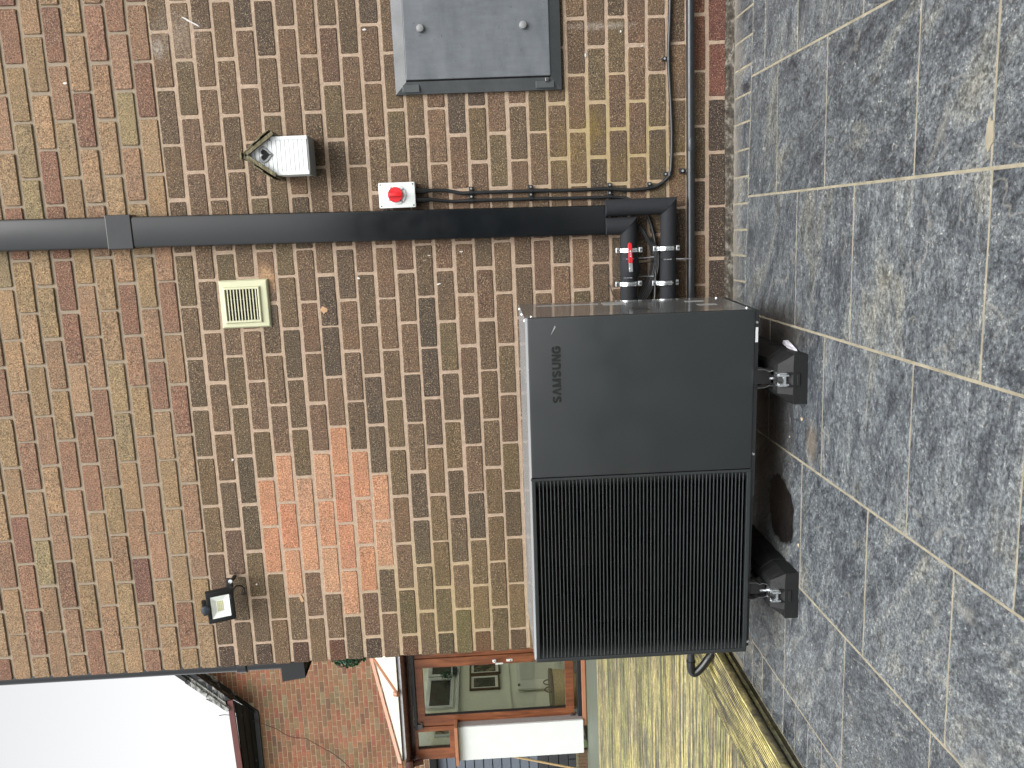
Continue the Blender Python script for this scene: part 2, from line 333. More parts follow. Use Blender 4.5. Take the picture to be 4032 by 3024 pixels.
def mk_glass():
    a = N('window_glass'); t = a.t
    tr = a.n('BsdfTransparent'); tr.inputs[0].default_value = (.93, .96, .94, 1); gl = a.n('BsdfGlossy'); gl.inputs['Roughness'].default_value = .02
    fr = a.n('Fresnel', IOR=1.5); f = a.math('MINIMUM', a.math('ADD', a.math('MULTIPLY', fr.outputs[0], 1.1), .04), 1.0)
    mx = a.n('MixShader', Fac=f); t.links.new(tr.outputs[0], mx.inputs[1]); t.links.new(gl.outputs[0], mx.inputs[2]); t.links.new(mx.outputs[0], a.out.inputs[0])
    return a.m
MAT['glass'] = mk_glass()
MAT['dark_glass'] = plain('dark_pane', lin(58, 58, 54), .15, var=.2, sc=3)
def mk_poly():
    a = N('opal_roof_sheet'); t = a.t
    d = a.n('BsdfDiffuse'); d.inputs[0].default_value = lin(252, 250, 232, .9); tl = a.n('BsdfTranslucent'); tl.inputs[0].default_value = lin(252, 250, 232)
    mx = a.n('MixShader', Fac=.5); t.links.new(d.outputs[0], mx.inputs[1]); t.links.new(tl.outputs[0], mx.inputs[2])
    g = a.n('BsdfGlossy'); g.inputs['Roughness'].default_value = .2; m2 = a.n('MixShader', Fac=.06)
    t.links.new(mx.outputs[0], m2.inputs[1]); t.links.new(g.outputs[0], m2.inputs[2]); t.links.new(m2.outputs[0], a.out.inputs[0]); return a.m
MAT['poly'] = mk_poly()
def mk_flaky(name, base, amt):
    a = N(name); v = a.obj(); n1 = a.noise(a.scale(v, (2.2, 5, 5)), 1.0, 5.0, .62, .8)
    c = a.mix(a.rng(n1, .60-amt, .70-amt), base, lin(188, 188, 184)); c = a.mix(a.rng(a.noise(v, 4, 3.0), .55, .75, 0, .4), c, lin(84, 84, 84)); return a.fin(c, .6, 0, .4)
MAT['flaky'] = mk_flaky('flaking_black_paint', lin(34, 36, 38), .04); MAT['flaky_more'] = mk_flaky('badly_flaking_paint', lin(40, 42, 42), .12)
MAT['soffit'] = mk_flaky('black_soffit_boards', lin(44, 46, 48), -.04)
MAT['redtrim'] = plain('red_brown_fascia', lin(108, 60, 56), .6, var=.12, sc=6)
MAT['shed'] = plain('blue_grey_cladding', lin(104, 112, 124), .6, var=.07, sc=8)
MAT['darkstone'] = plain('dark_stone', lin(52, 54, 58), .7, var=.25, sc=9, bump=.8, bs=40)
MAT['pole'] = plain('broom_handle_wood', lin(210, 180, 132), .6, var=.12, sc=12)
MAT['timber'] = plain('rough_brown_timber', lin(104, 82, 58), .8, var=.4, sc=60, bump=.8)
MAT['leaf'] = plain('glossy_green_leaf', lin(34, 88, 50), .35, var=.5, sc=40, bump=.1)
MAT['paper'] = plain('white_scrap', lin(226, 224, 232), .8, var=.06, sc=80, bump=.8, bs=120)
MAT['plaster'] = plain('peach_filler', lin(214, 172, 130), .85, var=.22, sc=40, bump=1.0, bs=160)
MAT['splash'] = plain('white_paint_splash', lin(232, 228, 222), .6, var=.08, sc=60)
MAT['pebble'] = plain('pale_grit', lin(196, 180, 156), .8, var=.15, sc=60)
MAT['reflector'] = plain('white_reflector', lin(240, 246, 242, .98), .35, var=.02)
MAT['led'] = plain('led_yellow', lin(216, 214, 170, .9), .5, var=.12, sc=300)
MAT['sensor'] = plain('smoky_dome', lin(70, 78, 88), .25, var=.05)
MAT['tie'] = plain('pale_cable_tie', lin(150, 152, 156), .4, var=.08)
MAT['wire'] = plain('thin_brown_wire', lin(58, 36, 34), .6, var=.1)
MAT['grass'] = plain('rough_grass', lin(74, 88, 48), .9, var=.35, sc=3, bump=.8, bs=30)
# ---------------------------------------------------------------- ground and patio
H = .0852562
def ground():
    m = MB(); m.quad((-150, -150, -.10), (150, -150, -.10), (150, 150, -.10), (-150, 150, -.10))
    tag(m.build('ground', MAT['grass']), kind='structure')
    m = MB(); m.quad((-.05, -6.5, -.0209), (7, -6.5, -.0209), (7, .0, -.0209), (-.05, .0, -.0209)); tag(m.build('patio_joints', MAT['grout']), kind='structure')
    m = MB(); rnd = random.Random(5)
    by = lambda x: -.205-.065*max(0, (x-1.6)) if x > 1.6 else -.205-.02*(1.6-x)/1.6       # line where the border strip meets the slabs
    def slab(x0, x1, ya, yb, gx=.0032, gy=.0026, edge=None):
        """ya / yb functions or numbers: far and near edges"""
        fa = ya if callable(ya) else (lambda x: ya); fb = yb if callable(yb) else (lambda x: yb)
        m.cur = (rnd.random(), rnd.random(), rnd.random(), 1); dz = rnd.uniform(-.0006, .0006)
        xa, xb = x0+gx, x1-gx; P = []
        n = 8
        for i in range(n+1): x = xa+(xb-xa)*i/n; P.append((x+(rnd.uniform(-.0006, .0006)), fb(x)+gy+rnd.uniform(-.0011, .0011)))
        for i in range(n+1): x = xb-(xb-xa)*i/n; P.append((x, fa(x)-gy+rnd.uniform(-.0011, .0011)))
        k = len(P); cx = sum(p[0] for p in P)/k; cy = sum(p[1] for p in P)/k
        top = [(p[0]+(.0015 if p[0] < cx else -.0015), p[1]+(.0015 if p[1] < cy else -.0015), -.020+dz) for p in P]
        mid = [(p[0], p[1], -.0222+dz) for p in P]; bot = [(p[0], p[1], -.034) for p in P]
        m.add(top+mid+bot, [tuple(range(k))]+[(k+i, k+(i+1) % k, (i+1) % k, i) for i in range(k)]+[(2*k+i, 2*k+(i+1) % k, k+(i+1) % k, k+i) for i in range(k)])
    XS = [.1595, .6316, 1.1045, 1.577, 2.049, 2.512, 2.985, 3.46, 3.93, 4.4, 4.9, 5.4, 5.9]
    CJ = [[-.735, -1.26, -1.78], [-.87, -1.384, -1.845], [-.52, -1.036, -1.61, -2.077], [-.775, -1.225, -1.905], [-.565, -1.005, -1.57, -1.90], [-.42, -.75, -1.25, -1.75]]
    for i in range(len(XS)-1):
        cj = CJ[i] if i < 6 else [-.5-.1*(i % 3)-.5*k for k in range(3)]; cj = list(cj)
        while cj[-1] > -6: cj.append(cj[-1]-.5)
        prev = by
        for c in cj: slab(XS[i], XS[i+1], prev, c); prev = c
    y = -.2365; slab(-.045, .1595, by, y)
    while y > -6: slab(-.045, .1595, y, y-.1235, gy=.0022); y -= .1235
    x = 5.9
    x = 1.7002-.1078*16
    while x < 5.9:
        sk = .012*(x-1.7) if x > 1.7 else 0
        slab(x, x+.1078, lambda q: -.040, by, gy=.0022, gx=.0032); x += .1078
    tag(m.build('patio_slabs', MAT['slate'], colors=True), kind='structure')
    # crusty fillet of mortar where the wall meets the paving
    m = MB(); rnd = random.Random(3); n = 240
    for i in range(n+1):
        x = -.02+6*i/n; a = .026+rnd.uniform(-.005, .005); b = .006+rnd.uniform(-.004, .004)
        m.add([(x, -a-.012, -.021), (x, -a+.012, -.021+.004+rnd.uniform(0, .004)), (x, -.010, -.010+b), (x, .006, .004+b)], [])
    for i in range(n):
        for k in range(3): m.f.append([i*4+k, (i+1)*4+k, (i+1)*4+k+1, i*4+k+1])
    return m
FIL = ground()
# ---------------------------------------------------------------- brick laying
def brick(m, x0, x1, z0, z1, yf, rnd, yb=.02, jit=.0009, n=5, rad=.004):
    P = []
    def side(a, b, fix, horiz, sgn):
        for i in range(n):
            t = a+(b-a)*i/n; j = rnd.uniform(-jit, jit)
            P.append((t, fix+j) if horiz else (fix+j, t))
    side(x0+rad, x1-rad, z0, True, 1); P.append((x1-rad, z0)); side(z0+rad, z1-rad, x1, False, 1); P.append((x1, z1-rad))
    side(x1-rad, x0+rad, z1, True, 1); P.append((x0+rad, z1)); side(z1-rad, z0+rad, x0, False, 1); P.append((x0, z0+rad))
    k = len(P); cx, cz = (x0+x1)/2, (z0+z1)/2; yf += rnd.uniform(-.0012, .0012); tx, tz = rnd.uniform(-.008, .008), rnd.uniform(-.02, .02)
    Y = lambda p: yf+(p[0]-cx)*tx+(p[1]-cz)*tz
    ins = lambda p, d: (p[0]+max(-d, min(d, (cx-p[0]))), p[1]+max(-d, min(d, (cz-p[1]))))
    A = [ins(p, .0025) for p in P]
    m.add([(a[0], Y(a), a[1]) for a in A]+[(p[0], Y(p)+.0028, p[1]) for p in P]+[(p[0], yb, p[1]) for p in P],
          [tuple(range(k))]+[(i, (i+1) % k, k+(i+1) % k, k+i) for i in range(k)]+[(k+i, k+(i+1) % k, 2*k+(i+1) % k, 2*k+i) for i in range(k)])
def vary(c, rnd, k=.08, hue=.02):
    f = 1+rnd.uniform(-k, k); return tuple(max(0, c[i]*f*(1+rnd.uniform(-hue, hue))) for i in range(3))+(1,)
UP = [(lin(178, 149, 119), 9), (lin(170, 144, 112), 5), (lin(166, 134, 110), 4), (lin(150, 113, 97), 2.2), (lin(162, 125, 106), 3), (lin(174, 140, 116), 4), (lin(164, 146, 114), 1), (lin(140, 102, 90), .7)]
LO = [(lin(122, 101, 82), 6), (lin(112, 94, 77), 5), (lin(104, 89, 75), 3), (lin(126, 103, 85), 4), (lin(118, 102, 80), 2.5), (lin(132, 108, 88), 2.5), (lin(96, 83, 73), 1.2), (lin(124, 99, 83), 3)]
OR = [(lin(218, 164, 132), 4), (lin(216, 158, 126), 3), (lin(214, 166, 136), 2), (lin(216, 152, 122), 1)]
def pick(P_, rnd):
    t = rnd.uniform(0, sum(q[1] for q in P_))
    for c, wt in P_:
        t -= wt
        if t <= 0: return c
    return P_[0][0]
PATCH = {(24, 2), (24, 3), (23, 1.5), (23, 2.5), (23, 3.5), (22, 2), (22, 3), (21, 1.5), (21, 2.5), (21, 3.5), (20, 1), (20, 2), (20, 3), (20, 4), (19, 1.5), (19, 2.5), (19, 3.5), (18, 2), (18, 3)}
house = root('brick_house', (0, 0, 0), 'tan and brown brick house wall with an orange repaired patch, behind the grey outdoor unit', 'house')
def house_wall():
    m = MB(); rnd = random.Random(11); tk = .0125; tz = .0135
    for c in range(-2, 62):
        z0 = c*H+tz/2; z1 = (c+1)*H-tz/2
        if c % 2: xs = [(0.0, .1075)]+[(.1075+.225*k, .3325+.225*k) for k in range(0, 28)]
        else: xs = [(0.0, .22)]+[(.22+.225*k, .445+.225*k) for k in range(0, 27)]
        wob = rnd.uniform(-.002, .002)
        for (a, b) in xs:
            k = (.5*(max(a, b-.225)+b)-.1075)/.225; key = (c, round(k*2)/2)
            up = c >= 28
            if key in PATCH: col = vary(pick(OR, rnd), rnd, .04, .015)
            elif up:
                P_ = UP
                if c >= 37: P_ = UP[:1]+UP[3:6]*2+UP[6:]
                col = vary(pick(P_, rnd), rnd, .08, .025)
            elif c <= 0 and a > 2.40: col = vary(lin(128, 84, 76), rnd, .08)
            elif c == 1 and a > 2.52: col = vary(lin(134, 88, 72), rnd, .08)
            elif c <= 0: col = vary(lin(86, 74, 68), rnd, .12)
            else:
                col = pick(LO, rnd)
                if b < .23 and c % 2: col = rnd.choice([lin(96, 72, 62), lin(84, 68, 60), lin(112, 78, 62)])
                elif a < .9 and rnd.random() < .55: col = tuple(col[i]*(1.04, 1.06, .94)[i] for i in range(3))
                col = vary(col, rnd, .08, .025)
            m.cur = col
            a2 = a+(tk/2 if a > 0 else rnd.uniform(-.003, .001)); b2 = b-tk/2
            brick(m, a2+rnd.uniform(-.0025, .0025)*(a > 0), b2+rnd.uniform(-.0025, .0025), z0+wob+rnd.uniform(-.001, .001), z1+wob+rnd.uniform(-.001, .001), 0.0 if not up else -.001, rnd)
    m.build('brick_facing', MAT['brick'], house, colors=True)
    # wavy mortar sheet a few millimetres behind the brick faces
    mm = MB(); rnd = random.Random(2)
    mm.quad((.005, .0030, -.16), (6.3, .0030, -.16), (6.3, .0030, 28*H), (.005, .0030, 28*H)); mm.quad((.006, .0062, 28*H), (6.3, .0062, 28*H), (6.3, .0062, 5.3), (.006, .0062, 5.3))
    mm.quad((.005, .0030, 28*H), (6.3, .0030, 28*H), (6.3, .0062, 28*H), (.006, .0062, 28*H))
    mm.build('mortar', MAT['mortar'], house)
    b = MB(); b.box((.006, .02, -.1), (6.3, 5.2, 5.29)); b.build('side_wall', MAT['mortar'], house)
    FIL.build('mortar_fillet', MAT['fillet'], house)
    # filler by the vent, small paint splashes, blobs of mortar
    def splat(name, pts, mat, y=-.0015, th=.004):
        s = MB(); s.prism(pts, 'y', y-.001, y+th); s.build(name, mat, house)
    rnd = random.Random(9)
    def blobpts(cx, cz, rx, rz, n=16, rot=0):
        P_ = []
        for i in range(n):
            t = 2*math.pi*i/n; r = 1+rnd.uniform(-.28, .22); x, z = rx*math.cos(t)*r, rz*math.sin(t)*r
            P_.append((cx+x*math.cos(rot)-z*math.sin(rot), cz+x*math.sin(rot)+z*math.cos(rot)))
        return P_
    splat('paint_splash', blobpts(2.842, 2.215, .043, .0035, 14, 1.05), MAT['splash'])
    for (x, z, rx, rz, ro) in [(2.6195, 2.7484, .004, .010, 0), (2.79, 1.512, .004, .010, 0), (.994, 2.225, .005, .006, 0), (1.775, 1.61, .005, .007, 0), (1.86, 1.30, .002, .008, 0), (1.735, 1.265, .004, .010, .2), (1.87, 1.16, .003, .008, .1), (2.75, .45, .006, .003, 0), (2.66, .60, .008, .004, 0), (2.69, .36, .003, .003, 0), (.40, 2.175, .004, .004, 0)]:
        splat('paint_splash', blobpts(x, z, rx, rz, 9, ro), MAT['splash'])
    splat('filler_patch', blobpts(1.645, 1.77, .016, .014, 12), MAT['plaster'], -.001)
    splat('filler_patch', blobpts(.318, 1.977, .020, .008, 12, .4), MAT['plaster'], -.001)
house_wall()

# ---------------------------------------------------------------- the neighbouring gable far behind
nb = root('neighbour_house', (-7, 10.6, 0), 'distant red brick house with a black gable verge rising behind the glazed extension', 'house')
def neighbour():
    rnd = random.Random(21); m = MB(); ztop = lambda x: 5.40 if x < -6.50 else 5.40+(x+6.50)*1.085
    PAL = [(lin(152, 108, 84), 5), (lin(148, 112, 86), 4), (lin(140, 102, 80), 3), (lin(138, 114, 88), 3), (lin(156, 102, 82), 3), (lin(126, 96, 78), 2), (lin(142, 124, 100), 1)]
    for c in range(20, 100):
        z0 = c*H+.006; z1 = (c+1)*H-.006
        if z0 > 8.0: break
        x = -11.0+(.1125 if c % 2 else 0)
        while x < -.6:
            if z1 < ztop(x)+.1:
                cc = pick(PAL, rnd); m.cur = vary(cc, rnd, .1, .05); d = rnd.uniform(0, .003)
                m.box((x+.005, 10.6-d, z0), (x+.219, 10.63, z1))
            x += .225
    m.build('brick_courses', MAT['farbrick'], nb, colors=True)
    m = MB(); m.prism([(-11.2, -.1), (0, -.1), (0, 11.5), (-.9, 11.5), (-6.5, 5.42), (-11.2, 5.42)], 'y', 10.604, 11.6); m.build('wall', MAT['mortar_far'], nb)
    # eaves on the left: red-brown fascia, three black soffit boards
    m = MB(); m.prism([(-5.97, 5.775), (-5.95, 5.680), (-11.2, 5.50), (-11.2, 5.62)], 'y', 10.16, 10.20); m.build('fascia', MAT['redtrim'], nb)
    m = MB()
    for k in range(3):
        a, b = k/3+.015, (k+1)/3-.015
        P0 = lambda x, t: (x, 10.20+.395*t, (5.655-.20*t) if x > -8 else (5.52-.08*t))
        q = [P0(-6.02-.13*3*a, a), P0(-6.02-.13*3*b, b), P0(-11.2, b), P0(-11.2, a)]
        m.quad(*q); m.quad(*[(p_[0], p_[1], p_[2]+.02) for p_ in q])
    m.build('soffit_board', MAT['soffit'], nb)
    m = MB(); m.prism([(-6.46, 5.46), (-11.2, 5.46), (-11.2, 5.38), (-6.46, 5.38)], 'y', 10.555, 10.598); m.build('wall_trim', MAT['soffit'], nb)
    m = MB(); m.quad((-5.97, 10.19, 5.66), (-6.50, 10.6, 5.40), (-6.5, 10.7, 5.9), (-5.97, 10.3, 6.2)); m.build('soffit_end', MAT['near_black'], nb)
    # verge on the right, rising to the right
    d = Vector((1, 1.085)); L = 4.2
    def strip(p0, p1, y0, y1, l=L): a = (p0[0]+l, p0[1]+l*1.085); b = (p1[0]+l, p1[1]+l*1.085); return ([p0, p1, b, a], 'y', y0, y1)
    m = MB(); m.prism(*strip((-5.955, 5.815), (-5.945, 5.705), 10.16, 10.21)); m.build('barge_board', MAT['flaky'], nb)
    m = MB(); m.prism(*strip((-6.035, 5.795), (-5.97, 5.800), 10.14, 10.24)); m.build('undercloak', MAT['flaky_more'], nb)
    m = MB()
    for k in range(14):
        t0, t1 = k*.30-.01, (k+1)*.30+.01; x0, z0 = -6.125+t0, 5.785+t0*1.085; x1, z1 = -6.125+t1, 5.785+t1*1.085
        m.prism([(x0, z0), (x0+.055, z0-.035), (x1+.045, z1-.045), (x1-.025, z1-.008)], 'y', 10.10, 10.6)
    m.build('verge_slates', MAT['flaky_more'], nb)
    m = MB(); m.quad((-5.945, 10.2, 5.70), (-5.945+L, 10.2, 5.70+L*1.085), (-6.46+L, 10.61, 5.435+L*1.085), (-6.47, 10.61, 5.42)); m.build('gable_soffit', MAT['flaky'], nb)
    m = MB(); m.prism(*strip((-6.47, 5.44), (-6.44, 5.38), 10.56, 10.60)); m.build('gable_trim', MAT['soffit'], nb)
neighbour()

# ---------------------------------------------------------------- decking
deck = root('wooden_deck', (-3, 1, .05), 'low mossy yellow-green grooved decking beside the brick corner', 'deck')
def decking():
    rnd = random.Random(31); m = MB(); ZT = .06
    def board(axis, u0, u1, a, b, groove, mm, col, wide=False):
        """profile across u (from u0 to u1), running a..b along the axis"""
        mm.cur = col; n = max(3, int((u1-u0)/groove)); P_ = [(u0, -.0)]; dz = rnd.uniform(-.0015, .0015)
        prof = [(u0, ZT-.03)]; st = (u1-u0)/n
        for i in range(n):
            s0 = u0+i*st; dp = .006
            prof += [(s0+st*.05, ZT+dz), (s0+st*.52, ZT+dz), (s0+st*.60, ZT+dz-dp), (s0+st*.97, ZT+dz-dp)] if i < n-1 else [(s0+st*.12, ZT+dz), (u1-.001, ZT+dz)]
        prof.append((u1, ZT-.03)); k = len(prof)
        pts = [((a, q[0], q[1]) if axis == 'x' else (q[0], a, q[1])) for q in prof]+[((b, q[0], q[1]) if axis == 'x' else (q[0], b, q[1])) for q in prof]
        o = len(mm.v); mm.add(pts, [(i, i+1, k+i+1, k+i) for i in range(k-1)]+[tuple(range(k))[::-1], tuple(range(k, 2*k))])
        for i, q in enumerate(prof):
            if q[1] < ZT+dz-.002:
                for j in (o+i, o+k+i): mm.c[j] = tuple(v*.22 for v in col[:3])+(1,)
    m = MB(); y = 4.26
    while y > -6:
        g = rnd.choice([.0135, .0135, .018, .036]); t = rnd.uniform(.82, 1.15)
        c = rnd.choice([(1, 1, 1), (.75, .8, .74), (.95, .97, .88), (1.08, 1.04, .98), (.78, .76, .78)])
        board('x', y-.139, y, -9.5, -.332, g, m, tuple(v*t for v in c)+(1,)); y -= .145
    m.build('deck_boards', MAT['deck_x'], deck, colors=True)
    m = MB(); y = 5.30
    while y > 4.3: m.box((-9.5, y-.14, .01), (0, y, .057)); y -= .146
    m.build('smooth_boards', MAT['deck_grey'], deck)
    m = MB(); board('y', -.180, -.034, -6, 4.26, .0142, m, (1.08, 1.05, .95, 1)); board('y', -.328, -.186, -6, 4.26, .0128, m, (.86, .86, .82, 1))
    m.build('border_boards', MAT['deck_y'], deck, colors=True)
    m = MB(); m.cur = (1, 1, 1, 1); m.box((-.085, -6, -.09), (-.050, 0, .032)); m.build('riser', MAT['deck_dark'], deck, colors=True)
    m = MB(); m.cur = (1.0, 1.0, .85, 1); m.box((-.075, -6, .000), (-.044, 0, .014)); m.build('riser_slat', MAT['deck_y'], deck, colors=True)
    m = MB(); m.box((-9.5, -6, -.09), (-.09, 5.3, .008)); m.build('deck_base', MAT['near_black'], deck)
decking()
# ---------------------------------------------------------------- glazed extension with the oak door
ext = root('glazed_extension', (-3.4, 5.35, .05), 'white rendered garden room with oak-brown glazed door and opal roof, beyond the decking', 'extension')
def extension():
    B = lambda name, mat, a, b, par=ext, bev=0: (lambda m: (m.box(a, b, bev), m.build(name, MAT[mat], par))[1])(MB())
    B('white_wall', 'render', (-4.058, 5.20, .108), (-3.640, 5.44, 1.552), bev=.006)
    B('wall_reveal', 'grey_render', (-3.642, 5.215, .118), (-3.632, 5.36, 1.549))
    B('left_wall', 'inside_wall', (-4.055, 5.44, .02), (-4.0, 9.6, 2.14)); B('back_wall', 'inside_wall', (-4.0, 9.5, .02), (0, 9.6, 2.14))
    B('added_right_glazing', 'glass', (-.03, 5.5, .02), (-.02, 9.5, 2.14)); B('inside_floor', 'inside_floor', (-4.0, 5.3, .0), (-.05, 9.5, .06))  # right side is unseen, made of glass to let more daylight inside
    B('white_wall', 'render', (-2.70, 5.28, .05), (0, 5.44, 2.02))
    B('window_sill', 'oak_plain', (-4.08, 5.13, 1.553), (-3.60, 5.33, 1.588), bev=.004)
    # window
    wf = MB()
    for a, b in [((-4.083, 5.30, 1.590), (-3.950, 5.37, 2.055)), ((-3.730, 5.30, 1.590), (-3.672, 5.37, 2.055)), ((-3.950, 5.30, 1.590), (-3.730, 5.37, 1.655)), ((-3.950, 5.30, 2.018), (-3.730, 5.37, 2.055))]: wf.box(a, b)
    win = wf.build('window', MAT['oak'], ext, bev=.003); g = MB(); g.box((-3.950, 5.335, 1.655), (-3.730, 5.340, 2.018)); g.build('pane', MAT['glass'], win)
    g = MB(); g.box((-3.953, 5.318, 1.65), (-3.943, 5.334, 2.02)); g.build('gasket', MAT['near_black'], win)
    # door
    d = MB()
    for a, b in [((-3.664, 5.31, .195), (-3.540, 5.37, 2.010)), ((-2.940, 5.31, .195), (-2.832, 5.37, 2.010)), ((-3.540, 5.31, .195), (-2.940, 5.37, .292)), ((-3.540, 5.31, 1.922), (-2.940, 5.37, 2.010))]: d.box(a, b)
    door = d.build('door', MAT['oak'], ext, bev=.003)
    B('door_jamb', 'oak', (-2.826, 5.325, .160), (-2.700, 5.40, 2.013)); B('door_jamb', 'oak', (-3.672, 5.335, .16), (-3.665, 5.39, 2.013))
    g = MB(); g.box((-3.540, 5.338, .292), (-2.940, 5.343, 1.922)); g.build('pane', MAT['glass'], door)
    g = MB(); g.box((-3.548, 5.316, .29), (-3.530, 5.336, 1.925)); g.box((-2.95, 5.33, .29), (-2.94, 5.336, 1.925)); g.build('gasket', MAT['near_black'], door)
    h = MB(); h.box((-2.910, 5.292, 1.075), (-2.880, 5.31, 1.118), .004); h.box((-2.903, 5.262, 1.085), (-2.888, 5.295, 1.105), .003); h.box((-2.918, 5.255, 1.085), (-2.902, 5.272, .998), .004); h.build('handle', MAT['white_plastic'], door)
    h = MB(); h.box((-2.912, 5.298, .888), (-2.884, 5.311, .958), .004); h.build('lock_plate', MAT['white_plastic'], door)
    h = MB(); h.cyl((-2.898, 5.290, .912), (-2.898, 5.30, .912), .008, 14); h.build('lock_barrel', MAT['dull_steel'], door)
    for (x, z, s) in [(-3.64, 1.985, 1), (-3.64, .215, -1)]:
        h = MB(); h.box((x-.045, 5.285, z-.028), (x+.012, 5.312, z+.030), .002); h.box((x+.012, 5.292, z-.028*s*.2), (x+.032, 5.312, z-.028*s)); h.build('hinge', MAT['hinge'], door)
    B('door_threshold', 'sill_black', (-3.71, 5.27, .112), (-2.70, 5.36, .158), bev=.006)
    B('sill_strip', 'oak_plain', (-3.73, 5.23, .064), (-2.70, 5.36, .110), bev=.006)
    B('head_bar', 'sill_black', (-3.70, 5.29, 2.014), (-.02, 5.38, 2.048), bev=.004)
    B('fascia', 'brown', (-4.09, 5.315, 2.058), (0, 5.40, 2.15)); B('fascia_rib', 'brown', (-4.09, 5.30, 2.082), (0, 5.316, 2.094))
    B('roof_edge', 'white_paint', (-4.03, 5.235, 2.158), (0, 5.27, 2.192)); B('roof_edge_trim', 'brown', (-4.03, 5.215, 2.192), (0, 5.27, 2.203))
    # gutter, half round, with stop end outlet
    m = MB(); P_ = []; n = 10; R = .046
    for k in range(n+1): t = math.pi+math.pi*k/n; P_.append((5.20+R*math.cos(t), 2.150+R*math.sin(t)))
    P_ += [(5.20+(R-.004)*math.cos(2*math.pi-math.pi*k/n), 2.150+(R-.004)*math.sin(2*math.pi-math.pi*k/n)) for k in range(n+1)]
    m.prism(P_, 'x', -4.05, 0); gut = m.build('gutter', MAT['brown'], ext, smooth=True)
    m = MB(); m.box((-4.12, 5.145, 2.075), (-4.00, 5.255, 2.168), .018); m.cyl((-4.06, 5.20, 2.08), (-4.06, 5.24, 1.98), .034, 18); m.build('outlet', MAT['brown'], gut, smooth=True)
    # opal roof: front slope, hipped left end, back slope; oak hip bar and glazing bars
    zE, p_, r_ = 2.205, .43, 2.3; A = (-4.03, 5.20, zE); Rg = (-4.03+r_, 5.2+r_, zE+r_*p_); Bk = (-4.03, 5.2+2*r_, zE)
    m = MB(); m.quad(A, (0, 5.20, zE), (0, Rg[1], Rg[2]), Rg); m.add([A, Rg, Bk], [(0, 1, 2)]); m.quad(Bk, Rg, (0, Rg[1], Rg[2]), (0, Bk[1], zE))
    m.build('roof', MAT['poly'], ext)
    def beam(a, b, wd, hh, name, mat):
        a, b = Vector(a), Vector(b); d = (b-a).normalized(); sx = d.cross(Vector((0, 0, 1))).normalized(); up = sx.cross(d).normalized(); m = MB(); P = []
        for q in (a, b):
            for (i, j) in ((-1, 0), (1, 0), (.55, 1), (-.55, 1)): P.append(q+sx*wd*.5*i+up*hh*j)
        m.add(P, [(0, 1, 2, 3), (7, 6, 5, 4), (0, 4, 5, 1), (1, 5, 6, 2), (2, 6, 7, 3), (3, 7, 4, 0)]); return m.build(name, MAT[mat], ext)
    beam((-4.045, 5.185, zE+.005), (Rg[0], Rg[1], Rg[2]+.01), .085, .035, 'hip_bar', 'oak_plain')
    for x in (-3.16, -2.2, -1.25): 
        beam((x, 5.20, zE), (x, 7.45, zE+2.25*p_), .036, .022, 'glazing_bar', 'oak_plain')
        m = MB(); m.tube([(x, 5.175, zE-.028), (x, 5.172, zE), (x, 5.185, zE+.022), (x, 5.21, zE+.032)], .03, 14, True, [.012, .032, .034, .022]); m.build('bar_end_cap', MAT['oak_plain'], ext, smooth=True)
    m = MB(); m.box((-4.085, 5.13, 2.196), (-4.02, 5.19, 2.252), .008); m.build('hip_end_cap', MAT['oak_plain'], ext)
    # windows high in the left wall, seen through the door
    for (y0, y1) in ((6.20, 6.95), (6.985, 7.60)):
        f = MB(); f.box((-3.998, y0, 1.64), (-3.97, y1, 1.69)); f.box((-3.998, y0, 1.95), (-3.97, y1, 2.0)); f.box((-3.998, y0, 1.69), (-3.97, y0+.05, 1.95)); f.box((-3.998, y1-.06, 1.69), (-3.97, y1, 1.95))
        o = f.build('inside_window', MAT['white_plastic'], ext, bev=.004); g = MB(); g.box((-3.999, y0+.05, 1.69), (-3.99, y1-.06, 1.95)); g.build('pane', MAT['dark_glass'], o)
    B('inside_sill', 'white_paint', (-3.998, 5.5, 1.575), (-3.94, 8.2, 1.60)); B('dado_rail', 'inside_wall', (-3.998, 5.5, .90), (-3.985, 8.2, .93))
extension()
